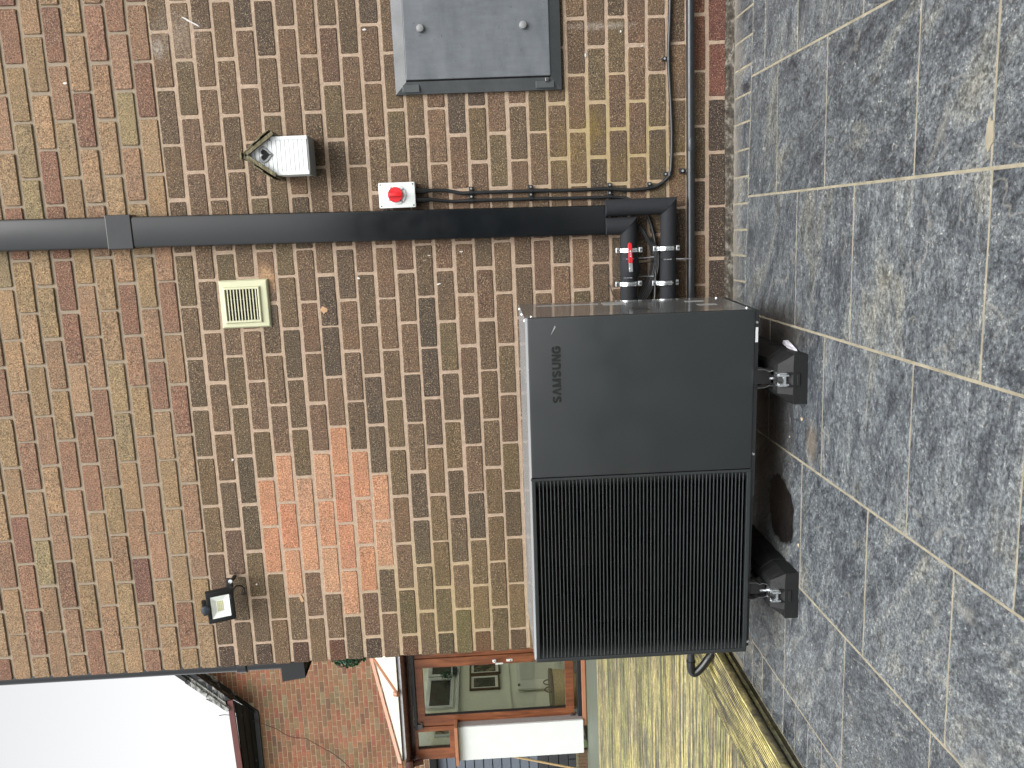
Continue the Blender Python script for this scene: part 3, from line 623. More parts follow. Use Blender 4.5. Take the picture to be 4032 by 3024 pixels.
def things_inside():
    def picture(y0, y1, z0, z1, mat, label):
        r = root('framed_picture', (-3.98, (y0+y1)/2, z0), label, 'picture', 'pictures on the garden room wall')
        f = MB(); w_ = .024
        f.box((-3.995, y0, z0), (-3.97, y1, z0+w_)); f.box((-3.995, y0, z1-w_), (-3.97, y1, z1)); f.box((-3.995, y0, z0+w_), (-3.97, y0+w_, z1-w_)); f.box((-3.995, y1-w_, z0+w_), (-3.97, y1, z1-w_)); f.build('frame', MAT['frame_wood'], r)
        f = MB(); f.box((-3.994, y0+w_, z0+w_), (-3.985, y1-w_, z1-w_)); f.build('mount', MAT['mat_board'], r)
        f = MB(); f.box((-3.986, y0+.070, z0+.062), (-3.983, y1-.070, z1-.058)); f.build('print', MAT[mat], r)
    picture(6.985, 7.36, 1.022, 1.440, 'pic_a', 'brown framed dark garden print, the one beside the door handle, on the pale inside wall')
    picture(6.590, 6.962, 1.036, 1.440, 'pic_b', 'brown framed orchard print with a pale tree, hung nearer the side window')
    r = root('small_picture', (-3.98, 5.70, 1.68), 'small white framed tan picture seen through the small window', 'picture')
    f = MB(); y0, y1, z0, z1 = 5.60, 5.80, 1.665, 1.86; w_ = .016
    f.box((-3.995, y0, z0), (-3.97, y1, z0+w_)); f.box((-3.995, y0, z1-w_), (-3.97, y1, z1)); f.box((-3.995, y0, z0+w_), (-3.97, y0+w_, z1-w_)); f.box((-3.995, y1-w_, z0+w_), (-3.97, y1, z1-w_)); f.build('frame', MAT['white_paint'], r)
    f = MB(); f.box((-3.99, y0+w_, z0+w_), (-3.982, y1-w_, z1-w_)); f.build('print', MAT['pic_c'], r)
    f = MB(); f.tube([(-3.978, 5.62, 1.73), (-3.978, 5.66, 1.745), (-3.978, 5.69, 1.78), (-3.978, 5.70, 1.82)], .005, 6, True); f.build('line_drawing', MAT['near_black'], r)
    r = root('radiator', (-3.95, 6.9, .18), 'cream ribbed radiator low on the wall inside the glass door', 'radiator')
    f = MB(); f.box((-3.975, 6.49, .20), (-3.945, 7.40, .800), .006); f.build('panel', MAT['radiator'], r)
    f = MB(); y = 6.70
    while y < 7.38: f.box((-3.946, y, .235), (-3.930, y+.010, .765), .002); y += .026
    f.build('ribs', MAT['radiator'], r)
    f = MB(); f.cyl((-3.945, 6.57, .787), (-3.925, 6.57, .787), .016, 14); f.build('knob', MAT['dull_steel'], r)
    r = root('straw_basket', (-3.75, 6.0, .06), 'woven straw basket with brown rim and looped handles on the floor behind the glass door', 'basket')
    f = MB(); f.tube([(-3.72, 6.02, .06), (-3.72, 6.02, .12), (-3.72, 6.02, .20), (-3.72, 6.02, .30), (-3.72, 6.02, .40)], .2, 28, True, [.17, .20, .225, .245, .255]); f.build('weave', MAT['basket'], r, smooth=True)
    f = MB(); f.tube([(-3.72, 6.02, .385), (-3.72, 6.02, .425)], .262, 28); f.build('rim', MAT['basket_trim'], r, smooth=True)
    for yy in (5.83, 6.0):
        f = MB(); f.tube(smoothpath([(-3.60, yy-.06, .41), (-3.60, yy-.05, .47), (-3.60, yy, .50), (-3.60, yy+.05, .47), (-3.60, yy+.06, .41)]), .008, 8); f.build('handle', MAT['basket_trim'], r, smooth=True)
    r = root('house_plant', (-3.93, 6.95, 1.60), 'dark trailing plant in a blue-grey pot on the sill inside the glass door', 'plant')
    f = MB(); f.cyl((-3.93, 7.03, 1.60), (-3.93, 7.03, 1.665), .05, 18, .062); f.build('pot', MAT['sensor'], r, smooth=True)
    f = MB(); rnd = random.Random(4)
    for _ in range(130):
        c = Vector((-3.93+rnd.gauss(0, .02), 6.93+rnd.gauss(0, .05), 1.74+rnd.gauss(0, .04))); a = Vector((rnd.uniform(-1, 1), rnd.uniform(-1, 1), rnd.uniform(-1, 1))).normalized()*.016; b = a.orthogonal().normalized()*.007
        f.quad(c-a, c+b, c+a, c-b)
    f.build('leaves', MAT['leaf'], r)
things_inside()
# ---------------------------------------------------------------- shed, stone wall, broom, timber behind on the left
def far_left():
    r = root('clad_shed', (-7, 8, 0), 'blue-grey board clad shed beyond the white wall of the extension', 'shed')
    m = MB(); z = .50
    while z < 2.02: m.prism([(8.0, z+.004), (7.985, z+.010), (7.992, z+.132), (8.02, z+.132), (8.02, z+.004)], 'x', -9.5, -4.75); z += .138
    m.build('cladding', MAT['shed'], r)
    m = MB(); m.box((-9.4, 8.015, .0), (-4.8, 10.2, 2.03)); m.build('body', MAT['shed'], r)
    m = MB(); m.box((-9.6, 7.9, 2.03), (-4.7, 10.3, 2.14), .01); m.build('roof', MAT['near_black'], r)
    r = root('stone_wall', (-7, 7.9, 0), 'low dark stone block wall at the foot of the blue-grey shed', 'wall')
    rnd = random.Random(6); m = MB(); z = -.1
    while z < .48:
        x = -9.4+rnd.uniform(0, .2)
        while x < -4.8: l = rnd.uniform(.25, .5); m.box((x, 7.87+rnd.uniform(0, .015), z+.004), (x+l-.008, 7.98, z+.146), .006); x += l
        z += .15
    m.build('blocks', MAT['darkstone'], r)
    r = root('broom', (-4.56, 5.6, .05), 'pale wooden broom handle leaning against the end of the white wall', 'broom')
    m = MB(); m.tube([(-4.545, 5.6, .12), (-4.085, 5.62, 1.78)], .0135, 12); m.build('handle', MAT['pole'], r, smooth=True)
    m = MB(); m.box((-4.68, 5.57, .075), (-4.42, 5.63, .12), .01); m.build('head', MAT['pole'], r)
    m = MB(); m.box((-4.675, 5.575, .048), (-4.425, 5.625, .075)); m.build('bristles', MAT['basket_trim'], r)
    r = root('timber_edging', (-4.8, 5.35, .05), 'rough brown upright timber edging at the far end of the decking', 'edging'); m = MB(); x = -7.5; rnd = random.Random(8)
    while x < -4.12: wd = rnd.uniform(.03, .05); m.box((x, 5.305, .02), (x+wd-.004, 5.34, .158+rnd.uniform(-.006, .006))); x += wd
    m.build('palings', MAT['timber'], r); m = MB(); m.box((-7.5, 5.31, .158), (-4.11, 5.36, .185), .004); m.build('capping', MAT['oldwood'], r)
    r = tag(MB_wire(), 'thin brown wire sagging across the distant gable wall', 'wire')
def MB_wire():
    m = MB(); P_ = [(-5.97, 10.05, 6.02), (-6.19, 10.1, 5.92), (-6.30, 10.3, 5.86), (-6.47, 10.5, 5.728), (-6.60, 10.52, 5.43), (-6.768, 10.52, 5.075), (-6.868, 10.52, 4.956), (-6.947, 10.52, 4.809), (-6.982, 10.52, 4.626), (-7.018, 10.52, 4.526), (-7.195, 10.52, 4.292), (-7.335, 10.52, 4.096), (-7.624, 10.52, 3.827), (-8.3, 10.5, 3.3)]
    m.tube(smoothpath(P_[1:], 4), .006, 6); return m.build('overhead_wire', MAT['wire'])
far_left()

# unseen hedge added behind the camera to darken reflections in trunking and panes
def hedge():
    r = root('added_hedge', (0, -9.5, -.1), 'unseen dark green hedge added behind the camera for reflections', 'hedge'); rnd = random.Random(77); m = MB()
    m.box((-14, -10.6, -.1), (12, -9.6, 3.1)); m.build('added_hedge_core', MAT['near_black'], r)
    m = MB()
    for _ in range(9000):
        c = Vector((rnd.uniform(-14, 12), -9.55+rnd.uniform(-.12, .12), rnd.uniform(-.05, 3.25))); a = Vector((rnd.uniform(-1, 1), rnd.uniform(-.5, .5), rnd.uniform(-1, 1))).normalized()*.09; b = a.orthogonal().normalized()*.05
        m.quad(c-a, c+b, c+a, c-b)
    m.build('added_foliage', MAT['leaf'], r)
hedge()
# ---------------------------------------------------------------- pipes and boxes at the corner of the house
def corner():
    r = root('downpipe', (-.024, .06, 2.2), 'grey downpipe running up the far side of the house corner', 'pipe')
    m = MB(); m.tube([(-.026, .075, 2.09), (-.026, .075, 5.2)], .036, 24); m.build('pipe', MAT['duct'], r, smooth=True)
    m = MB(); m.tube([(-.026, .075, 2.270), (-.026, .075, 2.276), (-.026, .075, 2.318), (-.026, .075, 2.324)], .04, 24, True, [.037, .044, .044, .037]); m.build('collar', MAT['duct'], r, smooth=True)
    r = root('vent_cowl', (-.05, .15, 2.0), 'black box-shaped vent cowl at the house corner under the grey downpipe', 'vent')
    m = MB(); m.add([(.004, .02, 2.106), (-.104, .02, 2.106), (-.090, .02, 1.996), (.004, .02, 2.0), (.004, .33, 2.106), (-.104, .33, 2.106), (-.090, .33, 1.996), (.004, .33, 2.0)],
                    [(0, 1, 2, 3), (4, 5, 6, 7), (0, 1, 5, 4), (1, 2, 6, 5)]); m.build('hood', MAT['black_matt'], r)
    m = MB(); m.box((-.088, .03, 2.004), (.0, .32, 2.010)); m.build('mesh_underside', MAT['near_black'], r)
    r = root('topiary_ball', (-.20, .6, 1.88), 'green leafy topiary ball hanging round the house corner', 'plant')
    rnd = random.Random(12); m = MB(); c0 = Vector((-.215, .6, 1.885))
    for _ in range(3400):
        d = Vector((rnd.gauss(0, 1), rnd.gauss(0, 1), rnd.gauss(0, 1))).normalized(); c = c0+d*(.095+rnd.uniform(0, .035)); a = (d*.4+Vector((rnd.uniform(-1, 1), rnd.uniform(-1, 1), rnd.uniform(-1, 1)))).normalized()*.0085; b = d.cross(a).normalized()*.0058
        m.add([c-a, c-a*.2+b, c+a*.5+b*.7, c+a, c+a*.5-b*.7, c-a*.2-b], [(0, 1, 2, 3, 4, 5)])
    m.build('leaves', MAT['leaf'], r); m = MB(); m.tube([(-.215, .6, 1.79), (-.215, .6, 1.82), (-.215, .6, 1.885), (-.215, .6, 1.95), (-.215, .6, 1.98)], .08, 14, True, [.02, .07, .092, .07, .02]); m.build('core', MAT['near_black'], r, smooth=True)
    m = MB(); m.tube(smoothpath([(-.215, .6, 1.97), (-.215, .6, 2.12), (-.10, .6, 2.14), (.02, .6, 2.12)], 5), .004, 8); m.build('hook', MAT['black_plastic'], r, smooth=True)
corner()
# ---------------------------------------------------------------- floodlight
def flood():
    r = root('floodlight', (.355, 0, 2.30), 'black tilted LED floodlight with motion sensor high on the bricks near the house corner', 'floodlight')
    c = Vector((.358, -.122, 2.307)); ex = Vector((.150, 0, -.0035)).normalized()
    X = Matrix.Translation(c) @ Matrix.Rotation(math.radians(-4), 4, 'Z') @ Matrix.Rotation(math.radians(19), 4, 'X')
    def P(name, mat, fn, par=r, **k): m = MB(); m.X = X; fn(m); return m.build(name, MAT[mat], par, **k)
    W_, H_ = .0755, .059
    hs_ = P('housing', 'black_matt', lambda m: (m.box((-W_, -.008, -H_), (-.052, .022, H_), .005), m.box((.052, -.008, -H_), (W_, .022, H_), .005), m.box((-.053, -.0078, -H_), (.053, .022, -.038), .004), m.box((-.053, -.0078, .040), (.053, .022, H_), .004), m.box((-W_*.9, .010, -H_*.9), (W_*.9, .034, H_*.9), .006)), smooth=True)
    P('bezel_rim', 'dark_steel', lambda m: (m.box((-W_+.010, -.0095, -H_+.009), (W_-.010, -.0078, -H_+.0105)), m.box((-W_+.010, -.0095, -H_+.0105), (-W_+.0115, -.0078, -.01)), m.box((W_-.0115, -.0095, -H_+.0105), (W_-.010, -.0078, .0))), hs_)
    def refl(m):
        a, b, z0, z1 = -.052, .052, -.034, .040; i, j, k0, k1 = -.026, .026, -.013, .018
        m.add([(a, -.0098, z0), (b, -.0098, z0), (b, -.0098, z1), (a, -.0098, z1), (i, -.0088, k0), (j, -.0088, k0), (j, -.0088, k1), (i, -.0088, k1)], [(0, 1, 5, 4), (1, 2, 6, 5), (2, 3, 7, 6), (3, 0, 4, 7)])
        m.box((a, -.0084, z0), (b, -.0080, z1))
    # facets of the reflector get their own slight tilt
    def refl2(m):
        a, b, z0, z1 = -.0525, .0525, -.0385, .0405; i, j, k0, k1 = -.026, .026, -.013, .018; f, d = -.0076, .0020
        m.add([(a, f, z0), (b, f, z0), (b, f, z1), (a, f, z1), (i, d, k0), (j, d, k0), (j, d, k1), (i, d, k1)], [(0, 1, 5, 4), (1, 2, 6, 5), (2, 3, 7, 6), (3, 0, 4, 7), (4, 5, 6, 7)])
    P('reflector', 'reflector', refl2)
    def leds(m):
        for a in range(6):
            for b in range(4): m.box((-.0245+a*.0083, .0006, -.0115+b*.0073), (-.0245+a*.0083+.0066, .0020, -.0115+b*.0073+.0055))
    P('led_panel', 'led', leds)
    def brand(m):
        for (u, w_) in ((.012, .004), (.018, .006), (.026, .003), (.033, .004)): m.box((u, -.0089, .0432), (u+w_, -.0080, .0468))
    P('lens_mark', 'knob', lambda m: [m.box((u, -.0089, -.0435), (u+w_, -.0080, -.0405)) for (u, w_) in ((.030, .004), (.036, .003), (.041, .005), (.048, .002))], hs_)
    s_ = P('sensor', 'black_plastic', lambda m: m.box((-.034, -.004, H_-.004), (.030, .038, H_+.020), .008), smooth=True)
    P('sensor_dome', 'sensor', lambda m: m.tube([(-.004, -.006, H_+.005), (-.004, -.016, H_+.005), (-.004, -.020, H_+.005)], .02, 20, True, [.021, .017, .006]), s_, smooth=True)
    m = MB(); m.box((.420, -.075, 2.262), (.462, -.058, 2.290), .003); m.box((.44, -.075, 2.262), (.452, .0, 2.276), .003); b_ = m.build('bracket', MAT['black_matt'], r)
    m = MB(); m.cyl((.452, -.080, 2.268), (.452, -.074, 2.268), .009, 14); m.build('bracket_screw', MAT['zinc'], b_, smooth=True)
    m = MB(); m.tube(smoothpath([(.385, -.08, 2.262), (.408, -.07, 2.262), (.418, -.05, 2.248), (.408, -.035, 2.232), (.385, -.02, 2.227), (.362, -.008, 2.238), (.352, .004, 2.250)], 6), .0038, 10); m.build('cable', MAT['cable'], r, smooth=True)
flood()
# ---------------------------------------------------------------- extractor vent
def vent():
    r = root('air_vent', (1.685, 0, 2.0), 'square cream slatted vent cover on the brown bricks', 'vent'); x0, x1, z0, z1 = 1.582, 1.790, 1.998, 2.208
    m = MB(); o = [(x0, -.004, z0), (x1, -.004, z0), (x1, -.004, z1), (x0, -.004, z1)]; e = [(x0, .004, z0), (x1, .004, z0), (x1, .004, z1), (x0, .004, z1)]
    a = [(x0+.006, -.014, z0+.006), (x1-.006, -.014, z0+.006), (x1-.006, -.014, z1-.006), (x0+.006, -.014, z1-.006)]
    b = [(1.604, -.015, 2.030), (1.762, -.015, 2.030), (1.762, -.015, 2.190), (1.604, -.015, 2.190)]; c = [(1.608, -.024, 2.035), (1.757, -.024, 2.035), (1.757, -.024, 2.186), (1.608, -.024, 2.186)]
    d = [(1.616, -.024, 2.043), (1.750, -.024, 2.043), (1.750, -.024, 2.180), (1.616, -.024, 2.180)]; g = [(1.616, .0, 2.043), (1.750, .0, 2.043), (1.750, .0, 2.180), (1.616, .0, 2.180)]
    R_ = [e, o, a, b, c, d, g]; P_ = [q for s_ in R_ for q in s_]; F = []
    for i in range(len(R_)-1):
        for k in range(4): F.append((i*4+k, i*4+(k+1) % 4, (i+1)*4+(k+1) % 4, (i+1)*4+k))
    m.add(P_, F); m.build('frame', MAT['cream'], r, bev=.002)
    m = MB(); n = 10
    for k in range(n): z = 2.0475+k*(.1330/n); m.prism([(-.0235, z), (-.0235, z+.0048), (-.019, z+.0050), (-.019, z+.0008)], 'x', 1.616, 1.750)
    m.build('slats', MAT['cream'], r)
    m = MB(); m.box((1.6595, -.019, 2.043), (1.6605, -.018, 2.18)); m.box((1.7065, -.019, 2.043), (1.7075, -.018, 2.18)); m.build('slat_wire', MAT['knob'], r)
    m = MB(); m.box((1.6165, -.003, 2.0435), (1.7495, .003, 2.1795)); m.build('dark_opening', MAT['near_black'], r)
vent()
# ---------------------------------------------------------------- bird box
def birdbox():
    r = root('bird_box', (2.29, 0, 1.76), 'small white boarded bird box with a heart-shaped hole and weathered pitched roof', 'bird box')
    xl, xr, z0, zs, za, yf = 2.212, 2.362, 1.757, 1.902, 2.000, -.145; xc = 2.2925
    m = MB(); m.prism([(xl, z0+.008), (xr, z0+.008), (xr, zs), (xc, za), (xl, zs)], 'y', yf+.008, -.002); m.build('body', MAT['white_paint'], r)
    m = MB(); z = z0+.003; k = 0
    while z < za-.006:
        zt = min(z+.0175, za-.004); w0 = 1.0 if z < zs else max(0, (za-z)/(za-zs)); w1 = 1.0 if zt < zs else max(0.03, (za-zt)/(za-zs))
        a0 = xc-(xc-xl)*w0+(.012 if z < zs else .002); b0 = xc+(xr-xc)*w0-(.012 if z < zs else .002); a1 = xc-(xc-xl)*w1+(.012 if zt < zs else .002); b1 = xc+(xr-xc)*w1-(.012 if zt < zs else .002)
        m.prism([(a0, z+.0006), (b0, z+.0006), (b1, zt-.0006), (a1, zt-.0006)], 'y', yf+.002, yf+.0075); z += .0175
    m.build('front_boards', MAT['white_paint'], r, bev=.0012)
    m = MB(); m.box((xl+.001, yf+.0055, z0+.01), (xr-.001, yf+.0085, zs)); m.build('board_joints', MAT['groove_grey'], r)
    m = MB(); m.box((xl-.001, yf-.001, z0), (xl+.013, yf+.010, zs+.004)); m.build('corner_strip', MAT['white_paint'], r, bev=.001); m = MB(); m.box((xr-.013, yf-.001, z0), (xr+.001, yf+.010, zs+.004)); m.build('corner_strip', MAT['white_paint'], r, bev=.001)
    m = MB(); m.box((xl-.004, yf+.004, z0-.003), (xr+.001, 0, z0+.005)); m.build('floor', MAT['knob'], r)
    def slope(s, off, th, y0, y1, l0, l1, mat, name, par=r):
        d = Vector((s*(xr-xc), zs-za)).normalized(); nrm = Vector((s*abs(d.y), abs(d.x))); apex = Vector((xc, za+.004))
        p = lambda l, o: tuple(apex+d*l+nrm*o); m = MB(); m.prism([p(l0, off), p(l1, off), p(l1, off+th), p(l0, off+th)], 'y', y0, y1); return m.build(name, MAT[mat], par)
    for s in (-1, 1):
        rf = slope(s, .0, .009, yf-.012, .0, -.004, .139, 'oldwood', 'roof')
        slope(s, .009, .004, yf-.024, -.01, .0, .05, 'oldwood', 'shingle', rf); slope(s, .0135, .004, yf-.028, -.01, .038, .092, 'oldwood', 'shingle', rf); slope(s, .0175, .004, yf-.022, -.01, .080, .137, 'oldwood', 'shingle', rf)
        slope(s, -.006, .014, yf-.022, yf-.008, -.002, .143, 'oldwood', 'gable_trim')
    m = MB(); m.box((xc-.014, yf-.03, za+.016), (xc+.010, -.01, za+.024)); m.build('ridge_tile', MAT['oldwood'], r)
    def heart(k, cx, cz, n=36):
        P_ = []
        for i in range(n):
            t = 2*math.pi*i/n; P_.append((cx+k*16*math.sin(t)**3/17, cz+k*(13*math.cos(t)-5*math.cos(2*t)-2*math.cos(3*t)-math.cos(4*t))/17))
        return P_
    m = MB(); o = heart(.0345, xc, 1.928); i_ = heart(.0215, xc, 1.9285); n = len(o)
    m.add([(p[0], yf-.0015, p[1]) for p in o]+[(p[0], yf-.0035, p[1]) for p in heart(.0325, xc, 1.928)]+[(p[0], yf-.0035, p[1]) for p in heart(.0228, xc, 1.9285)]+[(p[0], yf+.0, p[1]) for p in i_],
          [(a*n+k, a*n+(k+1) % n, (a+1)*n+(k+1) % n, (a+1)*n+k) for a in range(3) for k in range(n)])
    m.build('heart_plate', MAT['knob'], r, smooth=True)
    m = MB(); m.prism(heart(.0222, xc, 1.9285), 'y', yf-.0005, yf+.003); m.build('entrance_hole', MAT['near_black'], r)
    for (x, z) in ((xr-.012, 1.905), (xc+.021, 1.936), (xc-.021, 1.936), (xc, 1.905)):
        m = MB(); m.cyl((x, yf-.005, z), (x, yf, z), .0026, 10); m.build('screw', MAT['dark_steel'], r)
birdbox()
# ---------------------------------------------------------------- meter box
def meter():
    r = root('meter_box', (2.78, 0, .70), 'faded grey meter box with a flat door and two round knobs, low on the wall', 'meter box'); x0, x1, z0, z1 = 2.525, 3.06, .705, 1.398
    m = MB(); t, y0 = .047, -.030
    for P_ in ([(x0, z0), (x1, z0), (x1-t, z0+t), (x0+t, z0+t)], [(x1, z0), (x1, z1), (x1-t, z1-t), (x1-t, z0+t)], [(x1, z1), (x0, z1), (x0+t, z1-t), (x1-t, z1-t)], [(x0, z1), (x0, z0), (x0+t, z0+t), (x0+t, z1-t)]):
        q = [(P_[0][0], y0+.012, P_[0][1]), (P_[1][0], y0+.012, P_[1][1]), (P_[2][0], y0-.006, P_[2][1]), (P_[3][0], y0-.006, P_[3][1])]
        m.add(q+[(a[0], .003, a[2]) for a in q], [(0, 1, 2, 3), (4, 5, 1, 0), (1, 5, 6, 2), (2, 6, 7, 3), (3, 7, 4, 0)])
    m.build('frame', MAT['meter_frame'], r)
    m = MB(); m.box((x0+t-.004, -.030, z0+t-.004), (x1-t+.004, .003, z1-t+.004)); m.build('inner_recess', MAT['near_black'], r)
    m = MB(); m.box((2.579, -.040, .753), (3.006, -.026, 1.350), .003); dr = m.build('door', MAT['meter'], r)
    for z in (1.281, .860):
        m = MB(); m.tube([(2.778, -.038, z), (2.778, -.050, z), (2.778, -.056, z), (2.778, -.0585, z)], .0165, 24, True, [.0165, .0165, .0135, .006]); m.build('knob', MAT['knob'], dr, smooth=True)
    m = MB(); m.box((x0+.006, -.033, z0+.012+.02), (x0+.034, -.028, z0+.11)); m.build('hinge_cover', MAT['meter_frame'], r, bev=.002); m = MB(); m.box((x0+.006, -.034, z1-.10), (x0+.036, -.028, z1-.03)); m.build('hinge_cover', MAT['meter_frame'], r, bev=.002)
    m = MB(); m.box((x0+.030, -.041, z0+.055), (x0+.046, -.030, z0+.070), .002); m.build('catch', MAT['dull_steel'], r)
meter()
# ---------------------------------------------------------------- isolator switch
def isolator():
    r = root('isolator_switch', (2.117, 0, 1.34), 'white weatherproof isolator with a round red rotary switch beside the black trunking', 'switch'); x0, x1, z0, z1 = 2.065, 2.168, 1.340, 1.491
    m = MB(); m.box((x0, -.048, z0), (x1, .0, z1), .005); m.build('back_box', MAT['white_plastic'], r, smooth=True)
    m = MB(); m.box((x0-.001, -.070, z0-.001), (x1+.001, -.050, z1+.001), .006); lid = m.build('lid', MAT['white_plastic'], r, smooth=True)
    xc, zc = 2.118, 1.4215
    m = MB(); m.tube([(xc, -.069, zc-.004), (xc, -.0755, zc-.004), (xc, -.0765, zc-.004)], .04, 40, True, [.0405, .0395, .038]); m.build('dial', MAT['white_plastic'], r, smooth=True)
    for k in range(4):
        a = math.radians(45+90*k+8); m = MB(); m.X = Matrix.Translation((xc, 0, zc-.004)) @ Matrix.Rotation(a, 4, 'Y'); m.box((-.004, -.0785, .030), (.004, -.0745, .0385), .001); m.build('dial_tab', MAT['knob'], r)
    m = MB(); m.tube([(xc, -.076, zc), (xc, -.084, zc), (xc, -.086, zc)], .0275, 36, True, [.0315, .0315, .030]); sw = m.build('red_knob', MAT['red_plastic'], r, smooth=True)
    m = MB(); m.box((xc-.0075, -.099, zc-.0305), (xc+.0078, -.084, zc+.0305), .003); m.build('grip', MAT['red_plastic'], sw, smooth=True)
    for x in (x0+.008, x1-.008):
        for z in (z0+.008, z1-.008): m = MB(); m.cyl((x, -.0715, z), (x, -.0695, z), .003, 12); m.build('lid_screw', MAT['dark_steel'], lid)
    for x in (2.1315, 2.0945):
        m = MB(); m.tube([(x, -.028, 1.341), (x, -.028, 1.325), (x, -.027, 1.300), (x, -.024, 1.274)], .012, 18, True, [.0125, .0125, .0115, .0075]); m.build('cable_gland', MAT['black_plastic'], r, smooth=True)
isolator()
# ---------------------------------------------------------------- trunking, cables, pipes
def pipework():
    r = root('trunking', (1.98, 0, .54), 'wide flat black plastic trunking running up the brick wall', 'trunking')
    m = MB(); xl = lambda z: 1.9155+(z-.54)*.0135; xr = lambda z: 2.0415+(z-.54)*.0158; R_ = []
    for z in (.5385, 5.25):
        a, b = xl(z), xr(z); R_.append([(a, .002, z), (a, -.050, z), (a+.004, -.058, z), (a+.012, -.0615, z), (b-.012, -.0615, z), (b-.004, -.058, z), (b, -.050, z), (b, .002, z)])
    m.add(R_[0]+R_[1], [(i, (i+1) % 8, 8+(i+1) % 8, 8+i) for i in range(8)]+[tuple(range(8, 16))])
    m.build('cover', MAT['duct'], r, smooth=True)
    m = MB(); a, b = 1.939, 2.081
    m.prism([(a, 2.523), (b, 2.523), (b+.001, 2.630), (a+.001, 2.630)], 'y', -.0665, .0); m.build('joint_collar', MAT['duct'], r, bev=.004)
    m = MB(); m.box((1.926, -.055, .5405), (2.032, -.004, .5450)); m.build('duct_opening', MAT['near_black'], r)
    def cable(name, pts, rad, label, zy=None):
        m = MB(); m.tube(smoothpath(pts, 6), rad, 12); o = m.build(name, MAT['cable'], None, smooth=True); tag(o, label, 'cable', 'black cables from the isolator'); return o
    cable('power_cable', [(2.1315, -.024, 1.28), (2.1300, -.014, 1.215), (2.1157, -.012, 1.143), (2.1162, -.012, 1.10), (2.1157, -.012, 1.01), (2.1143, -.012, .90), (2.1137, -.012, .848), (2.1108, -.012, .715), (2.1101, -.012, .604), (2.1112, -.012, .537), (2.109, -.012, .507), (2.101, -.012, .418), (2.1051, -.012, .343), (2.1179, -.012, .298), (2.1453, -.012, .261), (2.1772, -.012, .2456), (2.2984, -.012, .2395), (2.4397, -.012, .2423), (2.5925, -.012, .250), (2.6613, -.012, .251), (2.7973, -.012, .245), (2.95, -.012, .242), (3.6, -.012, .244), (5.5, -.012, .25)], .0078,
          'long black cable dropping from the isolator and bending right along the low bricks')
    cable('power_cable', [(2.0945, -.024, 1.28), (2.0837, -.012, 1.1885), (2.0839, -.012, 1.10), (2.0812, -.012, .938), (2.0813, -.012, .849), (2.0783, -.012, .716), (2.0754, -.012, .5675), (2.0753, -.012, .508), (2.0679, -.014, .448), (2.0573, -.018, .419), (2.020, -.016, .370), (1.995, -.014, .350), (1.945, -.016, .332), (1.87, -.022, .318), (1.75, -.03, .318), (1.60, -.05, .33)], .0072,
          'shorter black cable beside the trunking that tucks behind the lagged pipe')
    # cable clips: one with its parts, the rest are copies
    c0 = root('cable_clip', (2.1163, -.012, 1.105), 'topmost black clip on the long cable below the isolator', 'clip', 'black clips holding the cables')
    m = MB(); m.tube([(2.1163+.0095*math.cos(t), -.012-.0095*math.sin(t), 1.105) for t in [math.pi*k/8 for k in range(9)]], .001, 6); 
    m = MB(); P_ = [(2.1163+.0100*math.cos(math.pi*k/10), -.012-.0105*math.sin(math.pi*k/10)) for k in range(11)]; P2 = [(2.1163+.0076*math.cos(math.pi*k/10), -.012-.0081*math.sin(math.pi*k/10)) for k in range(10, -1, -1)]
    m.prism(P_+P2, 'z', 1.097, 1.113); m.build('band', MAT['black_plastic'], c0, smooth=True)
    m = MB(); m.box((2.125, -.012, 1.097), (2.142, .002, 1.113), .001); tb = m.build('tab', MAT['black_plastic'], c0)
    m = MB(); m.cyl((2.134, -.0155, 1.105), (2.134, -.0115, 1.105), .0042, 12); m.build('screw', MAT['zinc'], tb, smooth=True)
    for (x, z, lab, rot) in [(2.0825, 1.105, 'topmost black clip on the short cable beside the trunking', 0), (2.1137, .850, 'middle black clip on the long cable, level with the middle of the trunking foot run', 0), (2.0813, .850, 'middle black clip on the short cable beside the trunking', 0),
                             (2.1092, .5104, 'black clip on the long cable level with the open bottom of the trunking', 0), (2.0753, .511, 'black clip on the short cable level with the open bottom of the trunking', 0),
                             (2.1065, .338, 'black clip on the long cable where it starts to bend right', 0), (2.163, .250, 'black clip on the long cable just after its bend', 90), (2.634, .2505, 'black clip on the long cable under the meter box', 90), (3.3, .2435, 'black clip on the long cable past the meter box', 90)]:
        c = clone(c0, (x, -.012, z), lab)
        if rot: c.rotation_euler = (0, math.radians(-rot), 0)
    # low waste pipe along the foot of the wall
    r = root('waste_pipe', (1, 0, .165), 'scuffed black waste pipe running low along the whole wall', 'pipe')
    m = MB(); m.tube([(5.8, -.032, .161), (1.6, -.032, .1655), (-.115, -.032, .1695)], .0172, 20); m.build('pipe', MAT['pipe_black'], r, smooth=True)
    m = MB(); m.tube([(2.305, -.032, .1628), (2.300, -.032, .1628), (2.256, -.032, .1628), (2.251, -.032, .1628)], .02, 20, True, [.018, .0195, .0195, .018]); m.build('coupling', MAT['pipe_black'], r, smooth=True)
    m = MB(); m.tube(smoothpath([(-.095, -.032, .1695), (-.13, -.032, .169), (-.156, -.032, .158), (-.150, -.034, .140), (-.120, -.036, .112), (-.085, -.034, .086), (-.06, -.03, .066)], 6), .0195, 20); m.build('elbow', MAT['black_plastic'], r, smooth=True)
    m = MB(); m.tube([(-.093, -.032, .1695), (-.098, -.032, .1695)], .0215, 20); m.build('elbow_ring', MAT['black_plastic'], r, smooth=True)
    k = root('pipe_clip', (2.17, 0, .163), 'black pipe clip with a screw holding the low waste pipe', 'clip')
